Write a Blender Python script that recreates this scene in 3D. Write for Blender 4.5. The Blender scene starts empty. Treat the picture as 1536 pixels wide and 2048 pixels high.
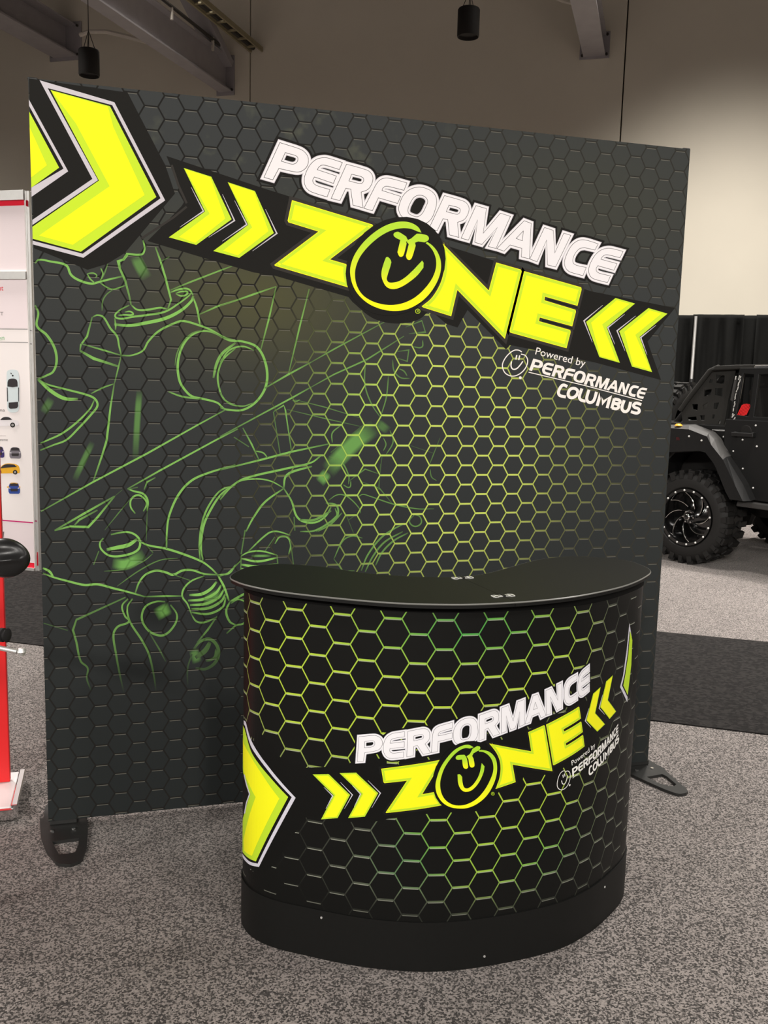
import bpy, bmesh, math, random
from mathutils import Vector, Matrix
from mathutils.geometry import delaunay_2d_cdt

random.seed(7)
S = bpy.context.scene
COL = S.collection

# ------------------------------------------------------------------ camera
FPX, CX, CY = 1850.0, 768.0, 1024.0           # focal length in pixels of the 1536 x 2048 frame
CAM = Vector((0.243357, -3.160856, 1.550062))
RIGHT = Vector((0.960964, -0.275473, 0.025751))
DOWN = Vector((-0.014552, -0.143270, -0.989577))
FWD = Vector((0.276291, 0.950573, -0.141686))
cam_d = bpy.data.cameras.new('camera')
cam = bpy.data.objects.new('camera', cam_d)
COL.objects.link(cam)
m = Matrix.Identity(4)
for i in range(3):
    m[i][0], m[i][1], m[i][2], m[i][3] = RIGHT[i], -DOWN[i], -FWD[i], CAM[i]
cam.matrix_world = m
cam_d.sensor_fit = 'VERTICAL'
cam_d.sensor_height = 24.0
cam_d.sensor_width = 18.0
cam_d.lens = 24.0 * FPX / 2048.0
cam_d.clip_start, cam_d.clip_end = 0.05, 200
S.camera = cam

# ------------------------------------------------------------------ world, exposure
w = bpy.data.worlds.new('world')
S.world = w
w.use_nodes = True
w.node_tree.nodes['Background'].inputs[0].default_value = (1.0, 0.95, 0.9, 1)
w.node_tree.nodes['Background'].inputs[1].default_value = 0.12
S.view_settings.view_transform = 'Standard'
S.view_settings.look = 'None'
S.view_settings.exposure = -1.1
S.view_settings.gamma = 1.0
S.view_settings.use_curve_mapping = False

# hall directions: HU along the aisle, HN from the aisle towards the back wall
TH = math.radians(-32.5)
HU = Vector((math.cos(TH), math.sin(TH), 0))
HN = Vector((-math.sin(TH), math.cos(TH), 0))
def hall(a, b, z=0.0):
    return HU * a + HN * b + Vector((0, 0, z))

# ------------------------------------------------------------------ hall lamps
LAMP_Z = 7.8
def lamp(a, b, power, cone, blend, z=LAMP_Z):         # unseen hall lamp pointing straight down
    d = bpy.data.lights.new('unseen_hall_lamp', 'POINT' if cone >= 180 else 'SPOT')
    d.energy = power; d.color = (1.0, 0.955, 0.895)
    if cone < 180: d.spot_size = math.radians(cone); d.spot_blend = blend
    d.shadow_soft_size = 0.45
    o = bpy.data.objects.new('unseen_hall_lamp', d); COL.objects.link(o)
    o.location = hall(a, b, z)
for a, b, p, c, bl, z in [(-9, 7.2, 1000, 96, 1.0, 7.8), (-4, 7.2, 2000, 92, 1.0, 7.8), (2.6, 7.2, 9600, 93, 1.0, 7.8), (7.6, 7.2, 9600, 93, 1.0, 7.8),
                          (-6, 3.0, 11000, 120, 1.0, 7.8), (3.2, 4.0, 4300, 100, 1.0, 7.8), (9, 2.6, 9000, 120, 1.0, 7.8),
                          (-7, -3.5, 1800, 160, .5, 6.5), (8.5, -4.0, 2000, 160, .5, 6.5),
                          (-5, -11, 5400, 166, .1, 5.6), (2, -12, 7200, 166, .1, 5.6), (8, -10, 4700, 166, .1, 5.6)]:  # unseen front row, set low with sharp cutoff to light the panel front
    lamp(a, b, p, c, bl, z)

# ------------------------------------------------------------------ measuring helpers: a pixel of the photograph -> a point on a real plane
def ray(x, y):
    return RIGHT * ((x - CX) / FPX) + DOWN * ((y - CY) / FPX) + FWD
def on_plane(px, n, c):
    d = ray(*px); t = (c - n.dot(CAM)) / n.dot(d)
    return CAM + d * t
def on_floor(px, z=0.0): return on_plane(px, Vector((0, 0, 1)), z)
def on_panel(px):
    p = on_plane(px, Vector((0, 1, 0)), 0.0); return (p.x, p.z)
def zoom(ox, oy, k): return lambda x, y: (ox + x / k, oy + y / k)

# ------------------------------------------------------------------ node helpers
class NT:
    def __init__(s, mat):
        s.t = mat.node_tree; s.b = s.t.nodes['Principled BSDF']
    def n(s, typ, **kw):
        nd = s.t.nodes.new(typ)
        for k, v in kw.items(): setattr(nd, k, v)
        return nd
    def put(s, sock, v):
        if isinstance(v, bpy.types.NodeSocket): s.t.links.new(v, sock)
        else: sock.default_value = v
    def m(s, op, a, b=0.0, c=0.0, clamp=False):
        nd = s.n('ShaderNodeMath', operation=op); nd.use_clamp = clamp
        s.put(nd.inputs[0], a); s.put(nd.inputs[1], b); s.put(nd.inputs[2], c)
        return nd.outputs[0]
    def mix(s, f, a, b):
        nd = s.n('ShaderNodeMix', data_type='RGBA')
        s.put(nd.inputs['Factor'], f)
        for nm, v in (('A', a), ('B', b)):
            sk = [i for i in nd.inputs if i.name == nm and i.type == 'RGBA'][0]
            s.put(sk, v if isinstance(v, bpy.types.NodeSocket) else (*v, 1))
        return [o for o in nd.outputs if o.type == 'RGBA'][0]
    def step(s, lo, hi, v):        # smoothstep
        nd = s.n('ShaderNodeMapRange', interpolation_type='SMOOTHSTEP')
        s.put(nd.inputs[0], v); s.put(nd.inputs[1], lo); s.put(nd.inputs[2], hi)
        return nd.outputs[0]
    def noise(s, vec, scale, detail=2.0, rough=0.5):
        nd = s.n('ShaderNodeTexNoise')
        if vec is not None: s.put(nd.inputs['Vector'], vec)
        nd.inputs['Scale'].default_value = scale; nd.inputs['Detail'].default_value = detail
        nd.inputs['Roughness'].default_value = rough
        return nd.outputs['Fac']
    def obj(s): return s.n('ShaderNodeTexCoord').outputs['Object']
    def gauss(s, u, v, cu, cv, ru, rv):
        a = s.m('DIVIDE', s.m('SUBTRACT', u, cu), ru); b = s.m('DIVIDE', s.m('SUBTRACT', v, cv), rv)
        r = s.m('ADD', s.m('MULTIPLY', a, a), s.m('MULTIPLY', b, b))
        return s.m('EXPONENT', s.m('MULTIPLY', r, -1.0))

def lin(r, g, b):
    f = lambda c: (c / 255 / 12.92) if c / 255 <= 0.04045 else ((c / 255 + 0.055) / 1.055) ** 2.4
    return (f(r), f(g), f(b))
def mat(name, col, rough=0.5, metal=0.0, spec=0.5, grain=0.0, gscale=40.0, bump=0.0, coat=0.0):
    mt = bpy.data.materials.new(name); mt.use_nodes = True
    N = NT(mt); b = N.b
    b.inputs['Roughness'].default_value = rough; b.inputs['Metallic'].default_value = metal
    b.inputs['Specular IOR Level'].default_value = spec
    b.inputs['Coat Weight'].default_value = coat
    if grain:
        f = N.noise(N.obj(), gscale, 3.0)
        c = N.mix(f, tuple(x * (1 - grain) for x in col), tuple(min(1, x * (1 + grain)) for x in col))
        N.put(b.inputs['Base Color'], c)
        if bump:
            bp = N.n('ShaderNodeBump'); bp.inputs['Strength'].default_value = bump; bp.inputs['Distance'].default_value = 0.01
            N.put(bp.inputs['Height'], f); N.put(b.inputs['Normal'], bp.outputs[0])
    else:
        b.inputs['Base Color'].default_value = (*col, 1)
    return mt

# ------------------------------------------------------------------ mesh helpers
class MB:
    def __init__(s): s.v = []; s.f = []; s.mi = []; s.uv = []; s.ink = []; s.cur = 0
    def add(s, vs, fs, uv=None, ink=None):
        o = len(s.v); s.v += [tuple(v) for v in vs]
        s.uv += list(uv) if uv else [(0, 0)] * len(vs)
        s.ink += list(ink) if ink else [1.0] * len(vs)
        for f in fs: s.f.append(tuple(i + o for i in f)); s.mi.append(s.cur)
    def box(s, c, d, R=None):
        vs = []
        for x in (-.5, .5):
            for y in (-.5, .5):
                for z in (-.5, .5):
                    p = Vector((x * d[0], y * d[1], z * d[2]))
                    if R: p = R @ p
                    vs.append(Vector(c) + p)
        s.add(vs, [(0, 1, 3, 2), (4, 6, 7, 5), (0, 4, 5, 1), (2, 3, 7, 6), (0, 2, 6, 4), (1, 5, 7, 3)])
    def beam(s, p, q, wd, ht, up=(0, 0, 1)):
        p, q = Vector(p), Vector(q); x = (q - p); L = x.length; x.normalize()
        y = Vector(up).cross(x).normalized(); z = x.cross(y)
        R = Matrix((x, y, z)).transposed()
        s.box((p + q) / 2, (L, wd, ht), R)
    def tube(s, pts, r, n=10, caps=True):
        pts = [Vector(p) for p in pts]; rs = r if isinstance(r, (list, tuple)) else [r] * len(pts)
        ref = None; vs = []; fs = []
        for i, p in enumerate(pts):
            d = (pts[min(i + 1, len(pts) - 1)] - pts[max(i - 1, 0)]).normalized()
            if ref is None:
                ref = d.orthogonal().normalized()
            ref = (ref - d * ref.dot(d)).normalized(); b = d.cross(ref)
            for k in range(n):
                a = 2 * math.pi * k / n
                vs.append(p + (ref * math.cos(a) + b * math.sin(a)) * rs[i])
        for i in range(len(pts) - 1):
            for k in range(n):
                a, b2 = i * n + k, i * n + (k + 1) % n
                fs.append((a, b2, b2 + n, a + n))
        if caps:
            fs.append(tuple(range(n - 1, -1, -1))); fs.append(tuple(range((len(pts) - 1) * n, len(pts) * n)))
        s.add(vs, fs)
    def lathe(s, prof, n=24, M=None, closed=False):   # prof: (r, h) pairs about local z
        vs = []; fs = []; M = M or Matrix.Identity(4)
        for r, h in prof:
            for k in range(n):
                a = 2 * math.pi * k / n; vs.append(M @ Vector((r * math.cos(a), r * math.sin(a), h)))
        L = len(prof)
        for i in range(L if closed else L - 1):
            j = (i + 1) % L
            for k in range(n):
                fs.append((i * n + k, i * n + (k + 1) % n, j * n + (k + 1) % n, j * n + k))
        s.add(vs, fs)
    def prism(s, poly, M, h0, h1):     # poly in local xy, from z h0 to h1
        n = len(poly); vs = [M @ Vector((x, y, h0)) for x, y in poly] + [M @ Vector((x, y, h1)) for x, y in poly]
        fs = [(k, (k + 1) % n, n + (k + 1) % n, n + k) for k in range(n)]
        s.add(vs, fs)
        tv, tf = fill([poly])
        s.add([M @ Vector((x, y, h1)) for x, y in tv], tf); s.add([M @ Vector((x, y, h0)) for x, y in tv], [f[::-1] for f in tf])
    def build(s, name, mats, parent=None, base=None, smooth=False, bevel=0.0, uv=False, ink=False, fix=True):
        me = bpy.data.meshes.new(name)
        b = Vector(base) if base is not None else (Vector(parent['_b']) if parent is not None and '_b' in parent else Vector((0, 0, 0)))
        me.from_pydata([tuple(Vector(v) - b) for v in s.v], [], s.f)
        for mt in (mats if isinstance(mats, (list, tuple)) else [mats]): me.materials.append(mt)
        me.polygons.foreach_set('material_index', s.mi)
        if uv:
            l = me.uv_layers.new(name='UVMap')
            for lp in me.loops: l.data[lp.index].uv = s.uv[lp.vertex_index]
        if ink:
            at = me.attributes.new('ink', 'FLOAT', 'POINT'); at.data.foreach_set('value', s.ink)
        if fix:
            bm = bmesh.new(); bm.from_mesh(me)
            bmesh.ops.remove_doubles(bm, verts=bm.verts, dist=1e-6)
            bmesh.ops.recalc_face_normals(bm, faces=bm.faces); bm.to_mesh(me); bm.free()
        if smooth:
            me.polygons.foreach_set('use_smooth', [True] * len(me.polygons))
            try: me.set_sharp_from_angle(angle=math.radians(40))
            except Exception: pass
        o = bpy.data.objects.new(name, me); COL.objects.link(o)
        if parent is not None: o.parent = parent; o['_b'] = tuple(b)
        else: o.location = b; o['_b'] = tuple(b)
        if bevel:
            md = o.modifiers.new('bevel', 'BEVEL'); md.width = bevel; md.segments = 2; md.limit_method = 'ANGLE'; md.angle_limit = math.radians(40)
        return o
def thing(name, label, cat, base=(0, 0, 0), group=None):
    o = bpy.data.objects.new(name, None); COL.objects.link(o); o.location = base; o['_b'] = tuple(base)
    o.empty_display_size = 0.1
    o['label'] = label; o['category'] = cat
    if group: o['group'] = group
    return o
def tag(o, label, cat, group=None):
    o['label'] = label; o['category'] = cat
    if group: o['group'] = group
    return o
def struct(o): o['kind'] = 'structure'; return o

# ------------------------------------------------------------------ 2D outlines: points (x, y) are corners, (x, y, 1) lie on a smooth curve
def smooth(P, closed=True, n=6):
    P = [tuple(p) + (0,) * (3 - len(p)) for p in P]; L = len(P); out = []
    rng = range(L) if closed else range(L - 1)
    for i in rng:
        a, b = P[i], P[(i + 1) % L]
        out.append((a[0], a[1]))
        if not (a[2] or b[2]): continue
        def tan(k):
            p = P[k % L]
            if not p[2]: return None
            if not closed and k in (0, L - 1): return None
            q, r = P[(k - 1) % L], P[(k + 1) % L]
            return ((r[0] - q[0]) / 2, (r[1] - q[1]) / 2)
        ta, tb = tan(i), tan(i + 1)
        dx, dy = b[0] - a[0], b[1] - a[1]; dl = math.hypot(dx, dy)
        def sc(t):
            if t is None: return (dx, dy)
            l = math.hypot(*t) or 1; return (t[0] / l * dl, t[1] / l * dl)
        ta, tb = sc(ta), sc(tb)
        for k in range(1, n):
            t = k / n; h00 = 2*t**3 - 3*t*t + 1; h10 = t**3 - 2*t*t + t; h01 = -2*t**3 + 3*t*t; h11 = t**3 - t*t
            out.append((h00*a[0] + h10*ta[0] + h01*b[0] + h11*tb[0], h00*a[1] + h10*ta[1] + h01*b[1] + h11*tb[1]))
    if not closed: out.append((P[-1][0], P[-1][1]))
    return out
def area2(p): return sum(p[i][0] * p[(i+1) % len(p)][1] - p[(i+1) % len(p)][0] * p[i][1] for i in range(len(p)))
def offset(p, d):                       # positive d grows the outline
    q = []
    for x in p:
        if not q or math.hypot(x[0]-q[-1][0], x[1]-q[-1][1]) > 1e-5: q.append(x)
    p = q; L = len(p); sg = 1 if area2(p) > 0 else -1; out = []
    for i in range(L):
        a, b, c = p[i-1], p[i], p[(i+1) % L]
        def nrm(u, v):
            dx, dy = v[0]-u[0], v[1]-u[1]; l = math.hypot(dx, dy) or 1e-9; return (dy/l*sg, -dx/l*sg)
        n1, n2 = nrm(a, b), nrm(b, c)
        bx, by = n1[0]+n2[0], n1[1]+n2[1]; l = math.hypot(bx, by)
        if l < 1e-6: out.append((b[0]+n1[0]*d, b[1]+n1[1]*d)); continue
        bx /= l; by /= l; k = d / max(0.38, bx*n1[0] + by*n1[1])
        out.append((b[0]+bx*k, b[1]+by*k))
    return out
def wind(p, polys, odd):
    c = 0
    for poly in polys:
        x, y = p; ins = False; wn = 0
        for i in range(len(poly)):
            x1, y1 = poly[i-1]; x2, y2 = poly[i]
            if (y1 > y) != (y2 > y):
                if x < (x2-x1)*(y-y1)/(y2-y1) + x1: ins = not ins
        c += ins
    return (c % 2 == 1) if odd else c > 0
def fill(polys, odd=True):
    vs = []; es = []
    for p in polys:
        o = len(vs); n = len(p); vs += [Vector((x, y)) for x, y in p]
        es += [(o + i, o + (i + 1) % n) for i in range(n)]
    r = delaunay_2d_cdt(vs, es, [], 0, 1e-7)
    V = [(v.x, v.y) for v in r[0]]; F = []
    for f in r[2]:
        c = (sum(V[i][0] for i in f)/len(f), sum(V[i][1] for i in f)/len(f))
        if wind(c, polys, odd):
            a = area2([V[i] for i in f])
            if abs(a) < 1e-12: continue
            F.append(tuple(f) if a > 0 else tuple(f[::-1]))
    return V, F
def affine(src, dst):
    (x0, y0), (x1, y1), (x2, y2) = src; d = (x1-x0)*(y2-y0) - (x2-x0)*(y1-y0)
    def g(x, y, *r):
        u = ((x-x0)*(y2-y0) - (x2-x0)*(y-y0))/d; v = ((x1-x0)*(y-y0) - (x-x0)*(y1-y0))/d
        return (dst[0][0] + u*(dst[1][0]-dst[0][0]) + v*(dst[2][0]-dst[0][0]),
                dst[0][1] + u*(dst[1][1]-dst[0][1]) + v*(dst[2][1]-dst[0][1])) + r
    return g

# ------------------------------------------------------------------ counter plan (front outline seen from above) and its unrolled surface
def catmull(P, n=8, closed=False):
    out = []; L = len(P)
    g = (lambda i: P[i % L]) if closed else (lambda i: P[min(max(i, 0), L-1)])
    for i in range(L if closed else L-1):
        a, b, c, d = g(i-1), g(i), g(i+1), g(i+2)
        for k in range(n):
            t = k/n
            out.append(tuple(.5*((2*b[j]) + (c[j]-a[j])*t + (2*a[j]-5*b[j]+4*c[j]-d[j])*t*t + (3*b[j]-a[j]-3*c[j]+d[j])*t**3) for j in (0, 1)))
    if not closed: out.append(tuple(P[-1][:2]))
    return out
FRONT = [(.575,-.66),(.57,-.70),(.582,-.757),(.61,-.803),(.653,-.845),(.713,-.886),(.799,-.942),(.878,-.985),(.985,-1.026),(1.074,-1.044),
         (1.17,-1.049),(1.276,-1.045),(1.371,-1.033),(1.44,-1.014),(1.526,-.974),(1.61,-.92),(1.68,-.866),(1.725,-.815),(1.75,-.76),(1.752,-.71),(1.735,-.66)]
PLF = catmull(FRONT, 8)
CUM = [0.0]
for i in range(1, len(PLF)): CUM.append(CUM[-1] + math.hypot(PLF[i][0]-PLF[i-1][0], PLF[i][1]-PLF[i-1][1]))
ULEN = CUM[-1]
def counter_xy(u):
    u = min(max(u, 0.0), ULEN - 1e-6)
    lo, hi = 0, len(CUM)-1
    while hi - lo > 1:
        md = (lo+hi)//2
        if CUM[md] <= u: lo = md
        else: hi = md
    t = (u-CUM[lo])/(CUM[hi]-CUM[lo]); a, b = PLF[lo], PLF[hi]
    p = Vector((a[0]+(b[0]-a[0])*t, a[1]+(b[1]-a[1])*t))
    a2, b2 = PLF[max(lo-2, 0)], PLF[min(hi+2, len(PLF)-1)]
    d = Vector((b2[0]-a2[0], b2[1]-a2[1])).normalized()
    return p, Vector((d.y, -d.x))
def on_counter(px):                      # pixel -> (u, z) on the wrap
    d = ray(*px); best = None; near = None
    for i in range(len(PLF)-1):
        a, b = PLF[i], PLF[i+1]; ex, ey = b[0]-a[0], b[1]-a[1]
        den = d.x*(-ey) + ex*d.y
        rx, ry = a[0]-CAM.x, a[1]-CAM.y
        t0 = (rx*d.x + ry*d.y)/(d.x*d.x + d.y*d.y); ds = abs(rx*d.y - ry*d.x)
        if near is None or ds < near[0]: near = (ds, CUM[i], CAM.z + t0*d.z)
        if abs(den) < 1e-9: continue
        t = (rx*(-ey) + ex*ry)/den; s_ = (d.x*ry - d.y*rx)/den
        if -1e-3 <= s_ <= 1.001 and t > 0 and (best is None or t < best[0]):
            best = (t, CUM[i] + s_*math.hypot(ex, ey), CAM.z + t*d.z)
    return best[1:] if best else near[1:]
# the counter wrap repeats the wall's logo turned and reduced; this is the measured relation between the two prints
def logo_to_counter(x, z):
    a, b = x - 1.3, z - 2.0
    T = (1, b, b*b, a, a*b, a*a)
    return tuple(sum(t*c for t, c in zip(T, K)) for K in (CK0, CK1))

CK0 = (0.75537, -0.22203, -0.0069, 0.46793, -0.02401, -0.05799)
CK1 = (0.5997, 0.49274, 0.01035, 0.2294, -0.00862, 0.0136)

# surfaces a print lies on
def panel_map(off): return lambda x, z: Vector((x, -off, z))
def counter_map(off):
    def g(u, z):
        p, n = counter_xy(u); p = p + n*off; return Vector((p.x, p.y, z))
    return g
def put_flat(mb, V, F, surf, off, split=None, ink=None):
    if split:
        bm = bmesh.new(); bv = [bm.verts.new((x, y, 0)) for x, y in V]
        for f in F:
            try: bm.faces.new([bv[i] for i in f])
            except ValueError: pass
        xs = [v[0] for v in V]; x = math.ceil(min(xs)/split)*split
        while x < max(xs):
            g = bm.verts[:] + bm.edges[:] + bm.faces[:]
            bmesh.ops.bisect_plane(bm, geom=g, plane_co=(x, 0, 0), plane_no=(1, 0, 0), dist=1e-7); x += split
        bm.verts.index_update(); V = [(v.co.x, v.co.y) for v in bm.verts]; F = [tuple(v.index for v in f.verts) for f in bm.faces]; bm.free()
    g = surf(off)
    mb.add([g(*v) for v in V], F, uv=V, ink=[ink(*v) for v in V] if ink else None)

# ------------------------------------------------------------------ materials
M = {}
M['steel_black'] = mat('black_powder_coat', lin(34, 34, 33), 0.42, 0.0, 0.5, 0.15, 60)
M['rail_shade'] = mat('rail_gap_shade', lin(10, 10, 10), .7, 0, .1, .1, 60)  # rail colour darkened to paint the shadow gap below the lid
M['lid_black'] = mat('black_laminate', lin(19, 19, 18), 0.5, 0.0, 0.2, 0.12, 90)
M['chrome'] = mat('chrome', (0.82, 0.82, 0.82), 0.12, 1.0, grain=0.03, gscale=30)
M['alu'] = mat('brushed_aluminium', (0.72, 0.71, 0.69), 0.45, 0.75, grain=0.08, gscale=25)
M['steel_grey'] = mat('grey_painted_steel', lin(160, 155, 157), 0.6, 0.0, 0.4, 0.12, 6)
M['steel_light'] = mat('pale_painted_steel', lin(215, 207, 196), 0.6, 0.0, 0.4, 0.12, 6)
M['tray'] = mat('galvanised_tray', lin(150, 140, 112), .6, .2, .4, .2, 12)
M['drum'] = mat('matt_black_drum', lin(40, 37, 35), 0.7, 0.0, 0.3, 0.1, 20)
M['wire'] = mat('dark_wire', lin(60, 56, 52), 0.6, 0.0, 0.3, 0.1, 20)
M['white_sheet'] = mat('white_display_sheet', lin(236, 228, 226), 0.5, 0.0, 0.3, 0.02, 3)
M['pink_sheet'] = mat('pale_pink_print', lin(232, 218, 220), 0.5, 0.0, 0.3, 0.02, 3)
M['red_print'] = mat('red_print', lin(214, 48, 72), 0.5, 0.0, 0.3, 0.03, 3)
M['red_board'] = mat('red_board', lin(224, 36, 38), 0.45, 0.0, 0.4, 0.04, 4)
M['white_gloss'] = mat('white_gloss', lin(238, 236, 236), 0.22, 0.0, 0.5, 0.01, 4)
M['plastic'] = mat('black_gloss_plastic', lin(24, 24, 24), 0.36, 0.0, 0.5, 0.1, 30)
M['rubber'] = mat('black_rubber', lin(26, 25, 25), 0.75, 0.0, 0.3, 0.2, 60)
M['tyre'] = mat('tyre_rubber', lin(25, 24, 23), 0.6, 0.0, 0.35, 0.2, 30)
M['jeep_paint'] = mat('satin_black_paint', lin(24, 24, 24), 0.42, 0.0, 0.3, 0.1, 8)
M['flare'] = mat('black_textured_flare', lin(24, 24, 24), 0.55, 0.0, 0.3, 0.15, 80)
M['flare_edge'] = mat('grey_lit_flare_edge', lin(62, 61, 60), 0.5, 0.0, 0.4, 0.1, 40)  # grey paints in the light falling on the black flare's top
M['net'] = mat('charcoal_webbing', lin(44, 43, 41), 0.85, 0.0, 0.2, 0.15, 90)
M['rim'] = mat('gloss_black_rim', lin(12, 12, 12), 0.16, 0.0, 0.6, 0.1, 20, coat=0.5)
M['rivet'] = mat('bright_steel_bolt', (.86, .85, .82), .35, .3, .5, .03, 30)
M['milled'] = mat('milled_aluminium', (0.7, 0.69, 0.66), 0.22, 1.0, grain=0.05, gscale=60)
M['interior'] = mat('dark_interior', lin(22, 21, 20), 0.7, 0.0, 0.3, 0.15, 15)
M['seat'] = mat('grey_seat_fabric', lin(120, 116, 112), 0.85, 0.0, 0.2, 0.15, 60)
M['dull_red'] = mat('dull_red_paint', lin(92, 26, 30), .6, 0, .3, .05, 30)
M['amber'] = mat('amber_lens', lin(236, 160, 60), 0.25, 0.0, 0.5, 0.05, 30)
M['drape'] = mat('black_drape_cloth', lin(21, 21, 20), 0.9, 0.0, 0.1, 0.15, 30)
M['wall'] = mat('painted_concrete', lin(222, 214, 198), 0.85, 0.0, 0.2, 0.035, 2.2)
M['joint'] = mat('dark_joint', lin(120, 113, 103), 0.9, 0.0, 0.2, 0.1, 5)
M['ceiling'] = mat('dark_ceiling', lin(110, 104, 98), 0.9, 0.0, 0.2, 0.05, 2)
# inks
inks = dict(ink_black=(31, 30, 28), ink_shadow=(54, 51, 48), ink_white=(236, 232, 234), ink_line=(62, 56, 56), ink_rim=(226, 224, 226),
            ink_silver=(202, 196, 202), ink_grey=(150, 147, 146), ink_lime=(198, 228, 52), ink_yellow=(249, 244, 36), ink_text=(240, 232, 226), ink_red=(226, 40, 60),
            ink_mute=(196, 188, 188), ink_dim=(120, 112, 112), ink_green=(150, 190, 150), ink_magenta=(196, 40, 110), ink_pale=(222, 234, 220))
for k, c in inks.items(): M[k] = mat(k, lin(*c), 0.8, 0.0, 0.12, 0.015, 6)
gloss = dict(ink_black=(17, 17, 16), ink_white=(226, 224, 228), ink_line=(80, 78, 84), ink_rim=(214, 212, 220), ink_silver=(198, 196, 206), ink_grey=(120, 120, 122),
             ink_lime=(180, 212, 46), ink_yellow=(234, 232, 30), ink_text=(224, 222, 218), ink_shadow=(24, 24, 23))
for k, c in gloss.items(): M['g_' + k] = mat('laminate_' + k, lin(*c), 0.42, 0.0, 0.14, 0.015, 6)
def graded(name, a, b, rough, spec):
    mt = bpy.data.materials.new(name); mt.use_nodes = True; N = NT(mt)
    at = N.n('ShaderNodeAttribute', attribute_name='ink')
    N.put(N.b.inputs['Base Color'], N.mix(at.outputs['Fac'], lin(*a), lin(*b)))
    N.b.inputs['Roughness'].default_value = rough; N.b.inputs['Specular IOR Level'].default_value = spec
    return mt
M['grad'] = graded('ink_lime_to_yellow', (182, 222, 60), (250, 243, 30), 0.8, 0.12)
M['g_grad'] = graded('laminate_lime_to_yellow', (162, 208, 50), (240, 238, 24), 0.36, 0.3)

def hexes(N, u, v, cx, cz, x0, z0):
    """regular hexagon print: returns edge distance, horizontal-edge flag, signed height in the cell"""
    px = N.m('MULTIPLY', N.m('SUBTRACT', u, x0), 1.5/cx)
    py = N.m('SUBTRACT', N.m('MULTIPLY', N.m('SUBTRACT', v, z0), math.sqrt(3)/cz), math.sqrt(3)/2)
    H = math.sqrt(3)
    def cell(ox, oy):
        a = N.m('SUBTRACT', N.m('MODULO', N.m('ADD', px, ox + 300), 3.0), 1.5)
        b = N.m('SUBTRACT', N.m('MODULO', N.m('ADD', py, oy + 100*H), H), H/2)
        return a, b, N.m('ADD', N.m('MULTIPLY', a, a), N.m('MULTIPLY', b, b))
    ax, ay, ad = cell(1.5, H/2); bx, by, bd = cell(0, 0)
    sel = N.m('LESS_THAN', ad, bd)
    pick = lambda a, b: N.m('ADD', b, N.m('MULTIPLY', sel, N.m('SUBTRACT', a, b)))
    qx, qy = pick(ax, bx), pick(ay, by)
    aq, bq = N.m('ABSOLUTE', qx), N.m('ABSOLUTE', qy)
    slant = N.m('ADD', N.m('MULTIPLY', aq, 0.8660254), N.m('MULTIPLY', bq, 0.5))
    e = N.m('SUBTRACT', 0.8660254, N.m('MAXIMUM', bq, slant))
    hor = N.m('GREATER_THAN', bq, slant)
    return e, hor, qy
def uvs(N):
    t = N.n('ShaderNodeUVMap'); t.uv_map = 'UVMap'
    sp = N.n('ShaderNodeSeparateXYZ'); N.put(sp.inputs[0], t.outputs[0])
    return sp.outputs[0], sp.outputs[1], t.outputs[0]
def wall_print(N):
    """colour of the printed fabric without lettering (u, v are metres on the cloth)"""
    u, v, vec = uvs(N)
    e, hor, qy = hexes(N, u, v, .0617, .0711, .054, .003)
    top = N.m('GREATER_THAN', qy, 0.0)
    g = lambda *a: N.gauss(u, v, *a)
    glow = N.m('MAXIMUM', g(1.36, 1.30, .50, .50), N.m('MULTIPLY', g(1.34, 1.62, .40, .28), .62), clamp=True)
    glow = N.m('MAXIMUM', glow, N.m('MULTIPLY', g(1.75, 1.28, .42, .42), .42))
    glow = N.m('MAXIMUM', glow, N.m('MULTIPLY', g(1.95, 2.15, .40, .30), .07))
    olive = N.m('MAXIMUM', N.m('MULTIPLY', g(.72, 1.82, .36, .22), .9), N.m('MULTIPLY', g(1.9, 2.2, .5, .22), .22))
    smudge = N.step(.56, .72, N.noise(vec, 9.0, 3.0, .6))
    cell = N.mix(N.step(.0, 2.4, v), lin(37, 40, 40), lin(58, 60, 60))
    cell = N.mix(N.m('MULTIPLY', olive, .55), cell, lin(92, 90, 50))
    cell = N.mix(N.m('MULTIPLY', smudge, N.m('MULTIPLY', g(.75, 2.25, .55, .22), .45)), cell, lin(98, 100, 82))
    # emboss: dark groove, thin pale line under each horizontal groove
    gro = N.m('SUBTRACT', 1.0, N.step(.03, .09, e))
    groove = N.mix(N.step(.55, 1.5, u), lin(31, 30, 28), lin(48, 47, 43))
    c = N.mix(gro, cell, groove)
    tl = N.m('MULTIPLY', N.m('MULTIPLY', hor, top), N.m('MULTIPLY', N.step(.04, .07, e), N.m('SUBTRACT', 1.0, N.step(.095, .12, e))))
    c = N.mix(N.m('MULTIPLY', tl, .75), c, lin(112, 109, 100))
    # lit edges
    wd = N.m('ADD', .052, N.m('MULTIPLY', hor, .022))
    ln = N.m('SUBTRACT', 1.0, N.step(N.m('SUBTRACT', wd, .022), N.m('ADD', wd, .022), e))
    green = N.step(1.45, .85, u)
    hot = N.mix(N.m('MULTIPLY', green, .8), lin(196, 212, 98), lin(150, 200, 84))
    lc = N.mix(N.step(.12, .75, glow), lin(84, 84, 62), hot)
    vary = N.m('ADD', .72, N.m('MULTIPLY', N.noise(vec, 7.0, 2.0), .5))
    c = N.mix(N.m('MULTIPLY', N.m('MULTIPLY', ln, N.step(.03, .34, glow)), vary, clamp=True), c, lc)
    edge = N.m('MULTIPLY', N.m('SUBTRACT', 1.0, N.step(.02, .11, e)), .4)
    return c, edge
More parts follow.
